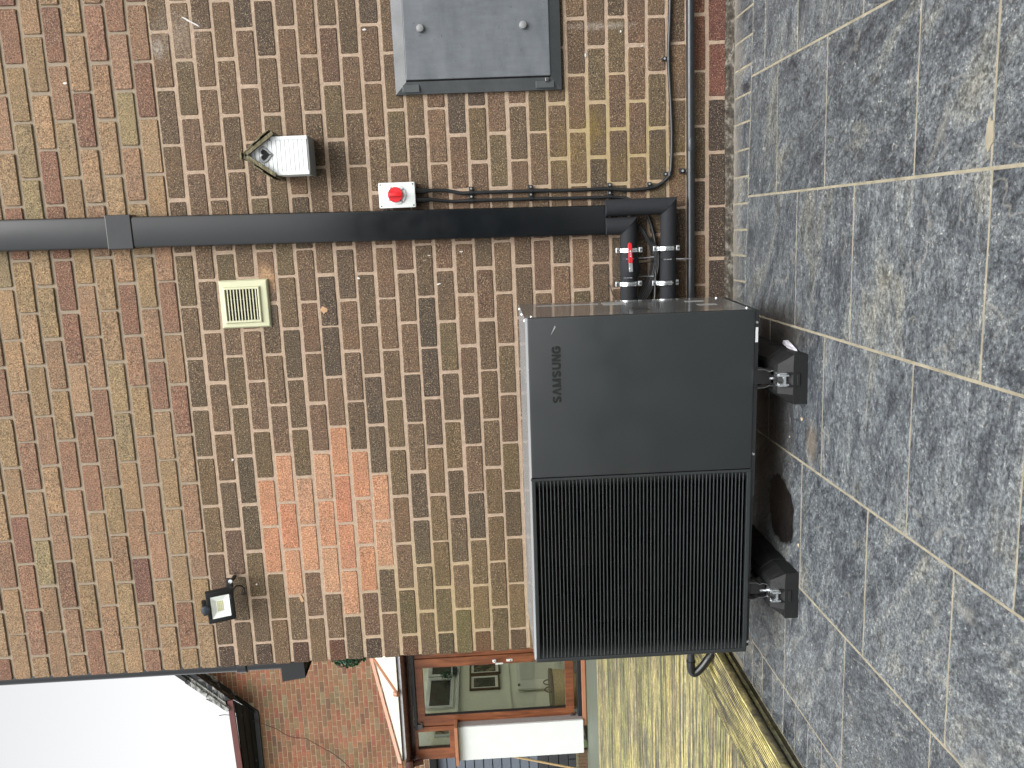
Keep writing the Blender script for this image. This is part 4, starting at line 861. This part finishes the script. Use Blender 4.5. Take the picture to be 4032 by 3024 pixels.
    m = MB(); m.tube([(2.165, -.032, .1635), (2.181, -.032, .1635)], .0205, 20); b_ = m.build('band', MAT['black_plastic'], k, smooth=True)
    m = MB(); m.box((2.163, -.018, .182), (2.183, .002, .208), .003); m.build('lug', MAT['black_plastic'], k); m = MB(); m.cyl((2.173, -.022, .196), (2.173, -.017, .196), .0052, 12); m.build('screw', MAT['zinc'], k, smooth=True)
    # lagged pipes
    def mitre(name, xa, z_end, ztop, rad, label, xt, r2):
        """vertical leg from the trunking, mitred bend, horizontal leg to the unit"""
        r = root(name, (xa, 0, z_end), label, 'pipe', 'black foam lagged pipes'); y = -.062; n = 28; A = []; Bq = []; Cq = []; slope = .0155
        for i in range(n):
            t = 2*math.pi*i/n; a, b = math.cos(t)*rad, math.sin(t)*rad
            A.append((xa+a, y+b, ztop)); Bq.append((xa+a, y+b, z_end-a))            # mitre plane x - z
            Cq.append((1.30, y+b, z_end-a+(xa-1.30)*slope))
        m = MB(); m.add(A+Bq, [(i, (i+1) % n, n+(i+1) % n, n+i) for i in range(n)]+[tuple(range(n))]); m.build('drop', MAT['foam'], r, smooth=True)
        m = MB(); m.add(Bq+Cq, [(i, (i+1) % n, n+(i+1) % n, n+i) for i in range(n)]+[tuple(range(n, 2*n))]); h = m.build('run', MAT['foam'], r, smooth=True)
        m = MB(); ring = [(xa+math.cos(2*math.pi*i/n)*(rad+.0008), y+math.sin(2*math.pi*i/n)*(rad+.0008), z_end-math.cos(2*math.pi*i/n)*(rad+.0008)) for i in range(n+1)]; m.tube(ring, .0013, 6); m.build('mitre_seam', MAT['near_black'], r)
        m = MB(); zz = z_end+(xa-1.32)*slope; m.tube(smoothpath([(1.34, y, zz-.001), (1.27, y, zz+.0), (1.235, y-.04, zz), (1.225, y-.12, zz), (1.225, -.42, zz)], 6), rad*.98, 24); m.build('elbow_run', MAT['foam'], r, smooth=True)
        return r, h
    up, uh = mitre('lagged_pipe', 1.952, .4405, .5385, .0365, 'upper black foam lagged pipe with the red valve lever', 1.917, 0)
    lo, lh = mitre('lagged_pipe', 2.0285, .2675, .5385, .0352, 'lower black foam lagged pipe, dropping furthest from the trunking', 1.99, 0)
    y = -.062; zu = lambda x: .4405+(1.952-x)*.0155; zl = lambda x: .2675+(2.0285-x)*.0195
    m = MB(); m.tube([(1.832, y, zu(1.83)), (1.822, y, zu(1.82)), (1.80, y-.002, zu(1.80)-.002), (1.770, y-.004, zu(1.77)-.004), (1.748, y-.003, zu(1.75)-.003), (1.738, y, zu(1.74))], .04, 26, True, [.0372, .0385, .0415, .0435, .041, .0372]); vb = m.build('valve_lagging', MAT['foam'], up, smooth=True)
    m = MB(); m.tube([(1.825, y-.030, zu(1.8)+.004), (1.776, y-.046, zu(1.77)+.004)], .001, 6)
    m = MB(); m.X = Matrix.Translation((1.77, -.122, zu(1.77)+.001)) @ Matrix.Rotation(math.radians(-2), 4, 'Y'); m.box((-.012, -.004, -.0075), (.034, .0, .0075), .001); lv = m.build('lever_plate', MAT['zinc'], up)
    m = MB(); m.X = Matrix.Translation((1.77, -.122, zu(1.77)+.001)) @ Matrix.Rotation(math.radians(-2), 4, 'Y')
    P_ = [(.026, -.0085), (.075, -.0078), (.100, -.0085), (.1085, -.006), (.112, 0), (.1085, .006), (.100, .0085), (.075, .0078), (.026, .0085)]
    m.prism(P_, 'y', -.010, .002); m.build('lever', MAT['red_plastic'], up, bev=.0018)
    m = MB(); m.X = Matrix.Translation((1.77, -.122, zu(1.77)+.001)) @ Matrix.Rotation(math.radians(-2), 4, 'Y')
    for (a, b) in ((.052, .057), (.062, .066), (.071, .079)): m.box((a, -.0112, -.0028), (b, -.0100, .0028))
    m.build('lever_marks', MAT['paper'], lv); m = MB(); m.tube([(1.772, -.105, zu(1.77)+.001), (1.772, -.133, zu(1.77)+.001)], .0068, 6); m.build('lever_nut', MAT['zinc'], lv)
    def ring(par, x, zc, rad, mat='tie', wd=.0022, name='cable_tie'):
        m = MB(); m.tube([(x-wd, y, zc), (x+wd, y, zc)], rad, 28); m.build(name, MAT[mat], par, smooth=True)
    ring(up, 1.812, zu(1.81), .0400, 'black_plastic'); ring(up, 1.732, zu(1.73), .0380, 'black_plastic'); ring(lo, 1.803, zl(1.80), .0362, 'black_plastic')
    m = MB(); m.box((1.810, y-.0415, zu(1.8)-.016), (1.814, y-.036, zu(1.8)+.018)); m.box((1.730, y-.0395, zu(1.7)-.010), (1.734, y-.035, zu(1.7)+.012)); m.build('tie_highlight', MAT['tie'], up)
    m = MB(); m.box((1.801, y-.0375, zl(1.8)-.008), (1.805, y-.033, zl(1.8)+.012)); m.tube([(1.804, -.075, .252), (1.802, -.082, .215), (1.800, -.075, .172)], .0024, 8, True, [.003, .0026, .0016]); m.build('tie_tail', MAT['tie'], lo)
    m = MB(); m.tube([(1.812, -.075, .425), (1.812, -.07, .38), (1.815, -.07, .335)], .0024, 8, True, [.0015, .0018, .0034]); m.tube([(1.735, -.07, .40), (1.733, -.06, .355), (1.732, -.066, .335)], .0024, 8, True, [.001, .0018, .0034]); m.build('tie_tail', MAT['tie'], up)
    # steel pipe clamps: one with parts, three copies
    c0 = root('pipe_clamp', (1.848, y, zu(1.848)), 'bright steel clamp on the upper lagged pipe, behind the red lever', 'clamp', 'bright steel clamps on the lagged pipes')
    zc = zu(1.848); rr = .0385
    m = MB(); n = 30; P_ = [(-.062+(rr+.0032)*math.sin(t), zc+(rr+.0032)*math.cos(t)) for t in [2*math.pi*k/n for k in range(n)]]; Q = [(-.062+rr*math.sin(t), zc+rr*math.cos(t)) for t in [2*math.pi*k/n for k in range(n)]]
    def annul(m, P_, Q, x0, x1):
        n = len(P_); m.add([(x0, p[0], p[1]) for p in P_]+[(x1, p[0], p[1]) for p in P_]+[(x1, p[0], p[1]) for p in Q]+[(x0, p[0], p[1]) for p in Q], [(a*n+k, a*n+(k+1) % n, ((a+1) % 4)*n+(k+1) % n, ((a+1) % 4)*n+k) for a in range(4) for k in range(n)])
    annul(m, P_, Q, 1.8395, 1.8565); bd = m.build('band', MAT['zinc'], c0, smooth=True)
    m = MB(); m.tube([(1.848, -.062+(rr+.0035)*math.sin(t), zc+(rr+.0035)*math.cos(t)) for t in [2*math.pi*k/n for k in range(n+1)]], .0024, 8, False); m.build('band_rib', MAT['zinc'], bd, smooth=True)
    for s in (-1, 1):
        m = MB(); m.box((1.8365, -.078, zc+s*(rr+.003)), (1.8595, -.062, zc+s*(rr+.019)), .003); lg = m.build('lug', MAT['zinc'], c0)
        m = MB(); m.cyl((1.848, -.083, zc+s*(rr+.0115)), (1.848, -.077, zc+s*(rr+.0115)), .0052, 8); m.build('screw', MAT['dull_steel'], lg)
    m = MB(); m.box((1.842, -.026, zc-.006), (1.854, .003, zc+.006)); m.build('stud', MAT['zinc'], c0)
    clone(c0, (1.7045, y, zu(1.7045)+.0015), 'bright steel clamp on the upper lagged pipe, the one nearer the grey unit'); clone(c0, (1.8495, y, zl(1.8495)+.010), 'bright steel clamp on the lower lagged pipe, the one further from the grey unit'); clone(c0, (1.7025, y, zl(1.7025)+.0125), 'bright steel clamp on the lower lagged pipe, the one nearer the grey unit')
    # looped spare cable
    r = root('cable_coil', (1.80, -.03, .36), 'loop of thin black control cables between the two lagged pipes', 'cable'); rnd = random.Random(3)
    for k in range(6):
        o = k*.0052; j = lambda: rnd.uniform(-.002, .002)
        m = MB(); m.tube(smoothpath([(1.985, -.022, .455), (1.955-o*.5, -.026+j(), .405-o), (1.915-o*.7, -.03+j(), .372-o*.9), (1.86, -.032+j(), .345-o*1.2), (1.80, -.034+j(), .337-o*1.2), (1.74, -.034+j(), .348-o*1.3), (1.69-o*.3, -.04+j(), .374-o*1.5), (1.65-o, -.06, .402-o), (1.60, -.10, .42)], 6), .0034, 8)
        m.build('cable_strand', MAT['cable'], r, smooth=True)
    m = MB(); m.tube(smoothpath([(1.79, -.06, .395), (1.792, -.055, .365), (1.795, -.05, .33)], 4), .0015, 6); m.build('black_tie', MAT['near_black'], r)
    r = MB(); r.tube(smoothpath([(1.70, -.002, .520), (1.69, -.012, .515), (1.655, -.016, .505), (1.64, -.02, .49)], 4), .0022, 6); tag(r.build('loose_wire', MAT['cable'], None, smooth=True), 'short loose black wire end beside the upper clamp, above the grey unit', 'wire')
pipework()
# ---------------------------------------------------------------- heat pump
def heatpump():
    PR, PL = Vector((1.6505, -.83, .1395)), Vector((.3501, -.79, .1480)); ex = (PR-PL).normalized(); L = (PR-PL).length
    ez = Vector((0, 0, 1)); ey = ez.cross(ex).normalized(); ez = ex.cross(ey).normalized(); D, HH = .425, .797
    X = Matrix((ex, ey, ez)).transposed().to_4x4(); X.translation = PL
    r = root('heat_pump', (PL+ex*L/2+ey*D/2+Vector((0, 0, -.02))), 'large charcoal outdoor heat pump unit with a louvred fan grille, on black rubber feet', 'heat pump')
    def P(name, mat, fn, par=r, **k): m = MB(); m.X = X; fn(m); return m.build(name, MAT[mat], par, **k)
    sx = .7235
    def shell(m):
        m.add([(.004, .002, HH-.004), (L-.001, .002, HH-.004), (L-.001, .020, HH+.003), (.004, .020, HH+.003), (L-.001, D, HH+.003), (.004, D, HH+.003), (L-.001, .002, HH-.012), (L-.001, D, HH-.012), (.004, .002, HH-.012), (.004, D, HH-.012)], [(0, 1, 2, 3), (3, 2, 4, 5), (1, 6, 7, 4, 2), (0, 3, 5, 9, 8), (5, 4, 7, 9)]); m.box((.006, D-.008, .004), (L-.002, D-.001, HH-.010)); m.box((L-.010, .014, .004), (L-.002, D-.008, HH-.006)); m.box((.006, .014, .004), (.012, D-.008, HH-.010)); m.box((.73, .024, .004), (.738, D-.01, HH-.01))
    cas = P('casing', 'casing', shell); P('top_panel', 'silver_top', lambda m: m.add([(.004, .0015, HH-.003), (L-.001, .0015, HH-.003), (L-.001, .020, HH+.0045), (.004, .020, HH+.0045), (L-.001, D, HH+.0045), (.004, D, HH+.0045)], [(0, 1, 2, 3), (3, 2, 4, 5)]))
    P('front_panel', 'panel', lambda m: m.box((sx+.0012, -.002, .0), (L, .022, HH-.002), .007), smooth=True)
    # grille surround, ramped ends, louvres
    a, b, z0, z1 = .016, .7125, .0155, .7815
    def surround(m):
        m.box((0, -.002, 0), (a, .022, HH), .004); m.box((b, -.002, 0), (sx-.0012, .022, HH), .002); m.box((a, -.002, 0), (b, .022, z0), .002); m.box((a, -.002, z1), (b, .022, HH-.002), .002)
    gr = P('grille_frame', 'panel', surround)
    def ramps(m, x0, x1):
        for _ in (0,):
            pr = [(x0, .004), (x0+(x1-x0)*.25, .010), (x0+(x1-x0)*.6, .024), (x1, .050), (x1, .056), (x0, .056)]
            k = len(pr); m.add([(p[0], p[1], z0) for p in pr]+[(p[0], p[1], z1) for p in pr], [(i, (i+1) % k, k+(i+1) % k, k+i) for i in range(k)]+[tuple(range(k)), tuple(range(k, 2*k))])
    P('grille_end', 'panel', lambda m: ramps(m, a, a+.062)); P('grille_end', 'panel', lambda m: ramps(m, b, b-.062))
    n = 57
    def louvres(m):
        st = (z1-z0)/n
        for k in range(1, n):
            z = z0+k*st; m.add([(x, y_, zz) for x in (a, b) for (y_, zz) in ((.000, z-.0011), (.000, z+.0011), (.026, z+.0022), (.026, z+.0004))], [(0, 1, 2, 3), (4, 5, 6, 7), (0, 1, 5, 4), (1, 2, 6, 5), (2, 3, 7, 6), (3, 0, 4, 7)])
    P('louvres', 'inner_black', louvres)  # louvre bodies coloured black so the gaps read as deep shade
    P('louvre_edges', 'grille', lambda m: [m.box((a+.001, -.0016, z0+k*(z1-z0)/n-.0013), (b-.001, .0022, z0+k*(z1-z0)/n+.0013)) for k in range(1, n)])  # front edges of the same louvres, lighter colour standing in for skylight
    P('grille_ribs', 'inner_black', lambda m: [m.box((a+(b-a)*t-.003, .027, z0), (a+(b-a)*t+.003, .036, z1)) for t in (.18, .34, .5, .66, .82)])
    def back(m):
        cx, cz, R_, nn = (a+b)/2, (z0+z1)/2, .305, 64; P_ = []; F = []
        m.quad((a, .058, z0), (b, .058, z0), (b, .058, z0+.001), (a, .058, z0+.001))
        ring = [(cx+R_*math.cos(2*math.pi*i/nn), .055, cz+R_*math.sin(2*math.pi*i/nn)) for i in range(nn)]; 
        def sq(i):
            t = 2*math.pi*i/nn; c, s = math.cos(t), math.sin(t); k = min((b-cx)/abs(c) if abs(c) > 1e-6 else 9, (z1-cz)/abs(s) if abs(s) > 1e-6 else 9); return (cx+c*k, .055, cz+s*k)
        out = [sq(i) for i in range(nn)]; inn = [(cx+R_*.95*math.cos(2*math.pi*i/nn), .12, cz+R_*.95*math.sin(2*math.pi*i/nn)) for i in range(nn)]
        m.add(out+ring+inn, [(i, (i+1) % nn, nn+(i+1) % nn, nn+i) for i in range(nn)]+[(nn+i, nn+(i+1) % nn, 2*nn+(i+1) % nn, 2*nn+i) for i in range(nn)])
        m.quad((a, .20, z0), (b, .20, z0), (b, .20, z1), (a, .20, z1))
    P('fan_shroud', 'inner_black', back, smooth=True)
    cx, cz = (a+b)/2, (z0+z1)/2
    fan = P('fan', 'inner_black', lambda m: m.tube([(cx, .062, cz), (cx, .066, cz), (cx, .13, cz)], .07, 32, True, [.045, .062, .07]), smooth=True)
    for k in range(3):
        def blade(m, k=k):
            N_ = 10; P_ = []
            for i in range(N_+1):
                q = i/N_; rr = .06+.23*q; t0 = 2*math.pi*k/3+.9*q*.6; wd = .55+.35*q
                P_ += [(cx+rr*math.cos(t0), .085, cz+rr*math.sin(t0)), (cx+rr*math.cos(t0+wd), .125, cz+rr*math.sin(t0+wd))]
            m.add(P_, [(2*i, 2*i+1, 2*i+3, 2*i+2) for i in range(N_)]); m.add([(p[0], p[1]+.004, p[2]) for p in P_], [(2*i, 2*i+2, 2*i+3, 2*i+1) for i in range(N_)])
        P('fan_blade', 'inner_black', blade, fan, smooth=True)
    # base tray and screws
    P('base_tray', 'black_matt', lambda m: (m.box((.020, .006, -.010), (.62, D-.01, .004)), m.box((.62, .002, -.014), (L-.003, D-.01, .004))))
    P('rating_sticker', 'sticker', lambda m: m.box((L-.115, .0005, -.0115), (L-.062, .0018, -.0028)))
    def screw(x, y_, z, ax, par=cas):
        d = {'x': Vector((.004, 0, 0)), 'z': Vector((0, 0, .003)), 'y': Vector((0, -.004, 0))}[ax]; P('screw', 'zinc', lambda m: m.cyl(Vector((x, y_, z)), Vector((x, y_, z))+d, .0055, 12, .004), par, smooth=True)
    for (x, y_, z, ax) in [(L-.014, D-.05, HH+.0045, 'z'), (L-.014, D*.5, HH+.0045, 'z'), (L-.014, .045, HH+.0045, 'z'), (L-.002, D-.04, .03, 'x'), (L-.002, .06, .012, 'x'), (L-.003, .05, HH-.02, 'x'), (sx+.055, .002, -.007, 'y'), (L-.045, .002, -.007, 'y'), (.04, .004, -.004, 'y')]: screw(x, y_, z, ax)
    # side stickers and service slot
    P('side_label', 'gsticker', lambda m: m.box((L-.0022, .335, .50), (L-.0010, .352, .735)), cas); P('side_label', 'gsticker', lambda m: m.box((L-.0022, .30, .40), (L-.0010, .37, .485)), cas)
    P('side_label', 'gsticker', lambda m: (m.box((L-.0022, .30, .10), (L-.0010, .33, .17)), m.box((L-.0022, .19, .08), (L-.0010, .22, .15))), cas)
    P('service_slot', 'near_black', lambda m: m.box((L-.0024, .12, .345), (L-.0008, .19, .40)), cas)
    # pressed lettering S A M S U N G, drawn as strokes
    def letters(m):
        cnt = [0]
        hh = .0300; st = .0066; x = 0; x_start = 1.2945-.2865-.0015+.0; W_ = .0262; gap = .0065
        def seg(a, b, wd=st):
            cnt[0] += 1; yo = -.0030-cnt[0]*.000012
            a, b = Vector(a), Vector(b); d = (b-a).normalized(); nn_ = Vector((-d.y, d.x))*wd/2; P_ = [a-nn_, b-nn_, b+nn_, a+nn_]
            m.add([(p[0], yo, p[1]) for p in P_]+[(p[0], -.0012, p[1]) for p in P_], [(0, 1, 2, 3), (0, 1, 5, 4), (1, 2, 6, 5), (2, 3, 7, 6), (3, 0, 4, 7)])
        def poly(pts, wd=st):
            for i in range(len(pts)-1):
                a, b = Vector(pts[i]), Vector(pts[i+1]); d = (b-a).normalized()*wd*.32; seg(a-(d if i else d*0), b+(d if i < len(pts)-2 else d*0), wd)
        z = .683; h2 = st/2; x0 = 0.9985
        def arc(cx, cz, rx, rz, a0, a1, n=7): return [(cx+rx*math.cos(math.radians(a0+(a1-a0)*i/n)), cz+rz*math.sin(math.radians(a0+(a1-a0)*i/n))) for i in range(n+1)]
        def S_(x): w2 = .0098; poly(arc(x+.0125, z+.0215, w2-.001, .0053, 20, 180)+arc(x+.0125, z+.0215, w2-.001, .0053, 180, 250, 3)+arc(x+.0125, z+.0085, w2-.001, .0053, 70, 0, 3)+arc(x+.0125, z+.0085, w2-.001, .0053, 0, -160))
        def A_(x): poly([(x+.0025, z), (x+.0115, z+hh-h2)], .0072); poly([(x+.0225, z), (x+.0135, z+hh-h2)], .0072); seg((x+.0085, z+hh-h2), (x+.0165, z+hh-h2))
        def M_(x): seg((x+.0035, z), (x+.0035, z+hh)); seg((x+.0275, z), (x+.0275, z+hh)); poly([(x+.005, z+hh), (x+.0130, z+.001)], .0064); poly([(x+.026, z+hh), (x+.0180, z+.001)], .0064)
        def U_(x): poly([(x+.0035, z+hh), (x+.0035, z+.009)]+arc(x+.0125, z+.0095, .009, .0062, 180, 360)+[(x+.0215, z+hh)])
        def N_(x): seg((x+.0035, z), (x+.0035, z+hh)); seg((x+.0215, z), (x+.0215, z+hh)); seg((x+.0050, z+hh-.001), (x+.0200, z+.001), .0072)
        def G_(x): poly(arc(x+.0125, z+.0215, .009, .0053, 15, 180)+[(x+.0035, z+.0085)]+arc(x+.0125, z+.0085, .009, .0053, 180, 360)+[(x+.0215, z+.0145)]); seg((x+.0135, z+.0145), (x+.0245, z+.0145), .0056)
        adv = [(S_, .0285), (A_, .0285), (M_, .0345), (S_, .0285), (U_, .0285), (N_, .0285), (G_, .0285)]; x = x0
        for f, w_ in adv: f(x); x += w_
    P('lettering', 'letter', letters)
    P('scuff_mark', 'gsticker', lambda m: (m.prism([(L-.062, .715), (L-.028, .700), (L-.034, .697)], 'y', -.0023, -.0010),))
    # mounting legs with bolt down to the rails
    for (xw, yw, zb) in ((1.409, -.846, .048), (.605, -.812, .062)):
        zt = .136+(.012 if xw < 1 else 0)
        def leg(m):
            m.X = None; h = zt-zb; yb = yw+.03
            for s in (-1, 1):
                Q = [(0.034, 0), (.033, -.3), (.026, -.45), (.029, -.62), (.022, -.85), (.018, -1)]
                for i in range(len(Q)-1): m.add([(xw+s*Q[i][0], yw-.006, zt+Q[i][1]*h), (xw+s*Q[i+1][0], yw-.006, zt+Q[i+1][1]*h), (xw+s*(Q[i+1][0]-.003), yw-.006, zt+Q[i+1][1]*h), (xw+s*(Q[i][0]-.003), yw-.006, zt+Q[i][1]*h), (xw+s*Q[i][0], yb+.02, zt+Q[i][1]*h), (xw+s*Q[i+1][0], yb+.02, zt+Q[i+1][1]*h)], [(0, 1, 2, 3), (0, 4, 5, 1)])
            m.box((xw-.018, yw-.012, zb-.001), (xw+.018, yb+.05, zb+.003))
        lg = P('mounting_leg', 'dull_steel', leg)
        def lb(m): m.X = None; m.box((xw-.024, yw+.022, zb+.010), (xw+.024, yw+.026, zt))
        P('leg_web', 'near_black', lb, lg)
        def bolt(m): m.X = None; m.cyl((xw, yw-.004, zb+.002), (xw, yw-.004, zb+.046), .0046, 12); m.cyl((xw, yw-.004, zb+.003), (xw, yw-.004, zb+.016), .0105, 6); m.cyl((xw, yw-.004, zb+.0025), (xw, yw-.004, zb+.006), .0145, 20)
        P('bolt', 'zinc', bolt, lg)
        def bk(m): m.X = None; m.box((xw-.02, -.50, zb), (xw+.02, -.44, zt), .002)
        P('mounting_leg', 'dark_steel', bk)
heatpump()
# ---------------------------------------------------------------- rubber feet
def feet():
    def foot(x, y0, label, rz=0.0):
        r = root('rubber_foot', (x, y0, -.0195), label, 'rubber foot', 'rubber feet under the grey unit'); Lg = .52
        m = MB(); hw, ht = .087, .044
        prof = [(-hw, 0), (hw, 0), (hw, .048), (ht+.012, .094), (ht, .100), (-ht, .100), (-ht-.012, .094), (-hw, .048)]
        def sec(y, k=1.0, zc=1.0): return [(x+p[0]*k, y, -.0195+p[1]*zc) for p in prof]
        def sec2(y, top): return [(x+(p[0] if p[1] <= .048 else p[0]*.92), y, -.0195+min(p[1], top)) for p in prof]
        secs = [sec2(y0, .050), sec2(y0+.030, .094)]; yy = y0+.030
        for i in range(4):
            a = yy+.022+.118*i; secs += [sec(a), sec(a+.05), sec(a+.058, .965, .985), sec(a+.085, .965, .985), sec(a+.092)]
        secs += [sec2(y0+Lg-.02, .094), sec2(y0+Lg, .050)]
        n = 8; P_ = [q for s_ in secs for q in s_]; F = [(i*n+k, i*n+(k+1) % n, (i+1)*n+(k+1) % n, (i+1)*n+k) for i in range(len(secs)-1) for k in range(n)]+[tuple(range(n)), tuple(range((len(secs)-1)*n, len(secs)*n))]
        m.add(P_, F); m.build('block', MAT['rubber'], r, bev=.004)
        m = MB(); m.box((x-.020, y0-.0035, .006), (x+.020, y0+.02, .018), .002); m.box((x-.026, y0-.0015, .016), (x-.019, y0+.03, .050), .002); m.box((x+.019, y0-.0015, .016), (x+.026, y0+.03, .050), .002); m.box((x-.024, y0-.004, .008), (x+.024, y0+.008, .0125), .001); m.build('moulded_slot', MAT['rubber'], r)
        m = MB(); zt = .0805; w_ = .0205
        for a, b in [((x-w_, y0+.012, zt-.030), (x-w_+.0025, y0+Lg-.02, zt)), ((x+w_-.0025, y0+.012, zt-.030), (x+w_, y0+Lg-.02, zt)), ((x-w_+.0025, y0+.012, zt-.030), (x+w_-.0025, y0+Lg-.02, zt-.0275)), ((x-w_+.0025, y0+.012, zt-.0025), (x-.0095, y0+Lg-.02, zt)), ((x+.0095, y0+.012, zt-.0025), (x+w_-.0025, y0+Lg-.02, zt))]: m.box(a, b)
        m.box((x-.019, y0-.005, zt-.034), (x-.013, y0+.012, zt-.004)); m.box((x+.013, y0-.005, zt-.034), (x+.019, y0+.012, zt-.004)); m.box((x-.013, y0-.004, zt-.022), (x+.013, y0+.010, zt-.016)); m.box((x-w_-.003, y0+.006, zt-.034), (x-w_, y0+.05, zt-.002)); m.box((x+w_, y0+.006, zt-.034), (x+w_+.003, y0+.05, zt-.002))
        m.build('channel_rail', MAT['zinc'], r)
    foot(1.4105, -.905, 'ribbed black rubber foot under the plain panel end, beside a white scrap')
    foot(.5985, -.8625, 'ribbed black rubber foot with a steel rail under the grille end of the unit')
feet()
# ---------------------------------------------------------------- litter on the paving
def litter():
    m = MB(); rnd = random.Random(2); pts = [(1.520, -.700), (1.505, -.690), (1.493, -.735), (1.486, -.79), (1.490, -.842), (1.503, -.825), (1.516, -.775), (1.523, -.73)]
    c = Vector((1.504, -.765, -.008)); P_ = [(x, y, -.019+rnd.uniform(.001, .012)) for x, y in pts]; P2 = [((x+c.x)/2, (y+c.y)/2, -.019+rnd.uniform(.006, .022)) for x, y in pts]; n = len(pts)
    m.add(P_+P2+[c], [(i, (i+1) % n, n+(i+1) % n, n+i) for i in range(n)]+[(n+i, n+(i+1) % n, 2*n) for i in range(n)])
    tag(m.build('paper_scrap', MAT['paper'], None), 'crumpled white scrap lying on the paving beside the right-hand rubber foot', 'litter')
    for (x, y, s, lab) in [(.792, -.862, .0065, 'pale grit on the slab joint in front of the wet patch'), (1.169, -.752, .004, 'tiny tan chip on the paving between the two rubber feet'), (1.262, -.868, .007, 'pale flake on the paving just left of the right-hand rubber foot')]:
        m = MB(); bm = bmesh.new(); bmesh.ops.create_icosphere(bm, subdivisions=2, radius=s)
        for v in bm.verts: v.co = Vector((x+v.co.x*rnd.uniform(.8, 1.3), y+v.co.y*rnd.uniform(.8, 1.5), -.0185+v.co.z*.5+s*.3))
        m.bm(bm); tag(m.build('grit_chip', MAT['pebble'], None), lab, 'grit')
    m = MB(); rnd = random.Random(5); P_ = [(2.1215+.014*math.cos(t)*rnd.uniform(.7, 1.2)+0, -1.893+.045*math.sin(t)*rnd.uniform(.6, 1.1)) for t in [2*math.pi*k/14 for k in range(14)]]
    P_ = [(2.1215+.040*math.cos(t)*rnd.uniform(.6, 1.1), -1.893+.014*math.sin(t)*rnd.uniform(.6, 1.2)) for t in [2*math.pi*k/14 for k in range(14)]]; m.prism(P_, 'z', -.021, -.0175); tag(m.build('grout_smear', MAT['grout'], None), 'cream smear of grout dropped on the joint at the near edge of the paving', 'grout')
litter()
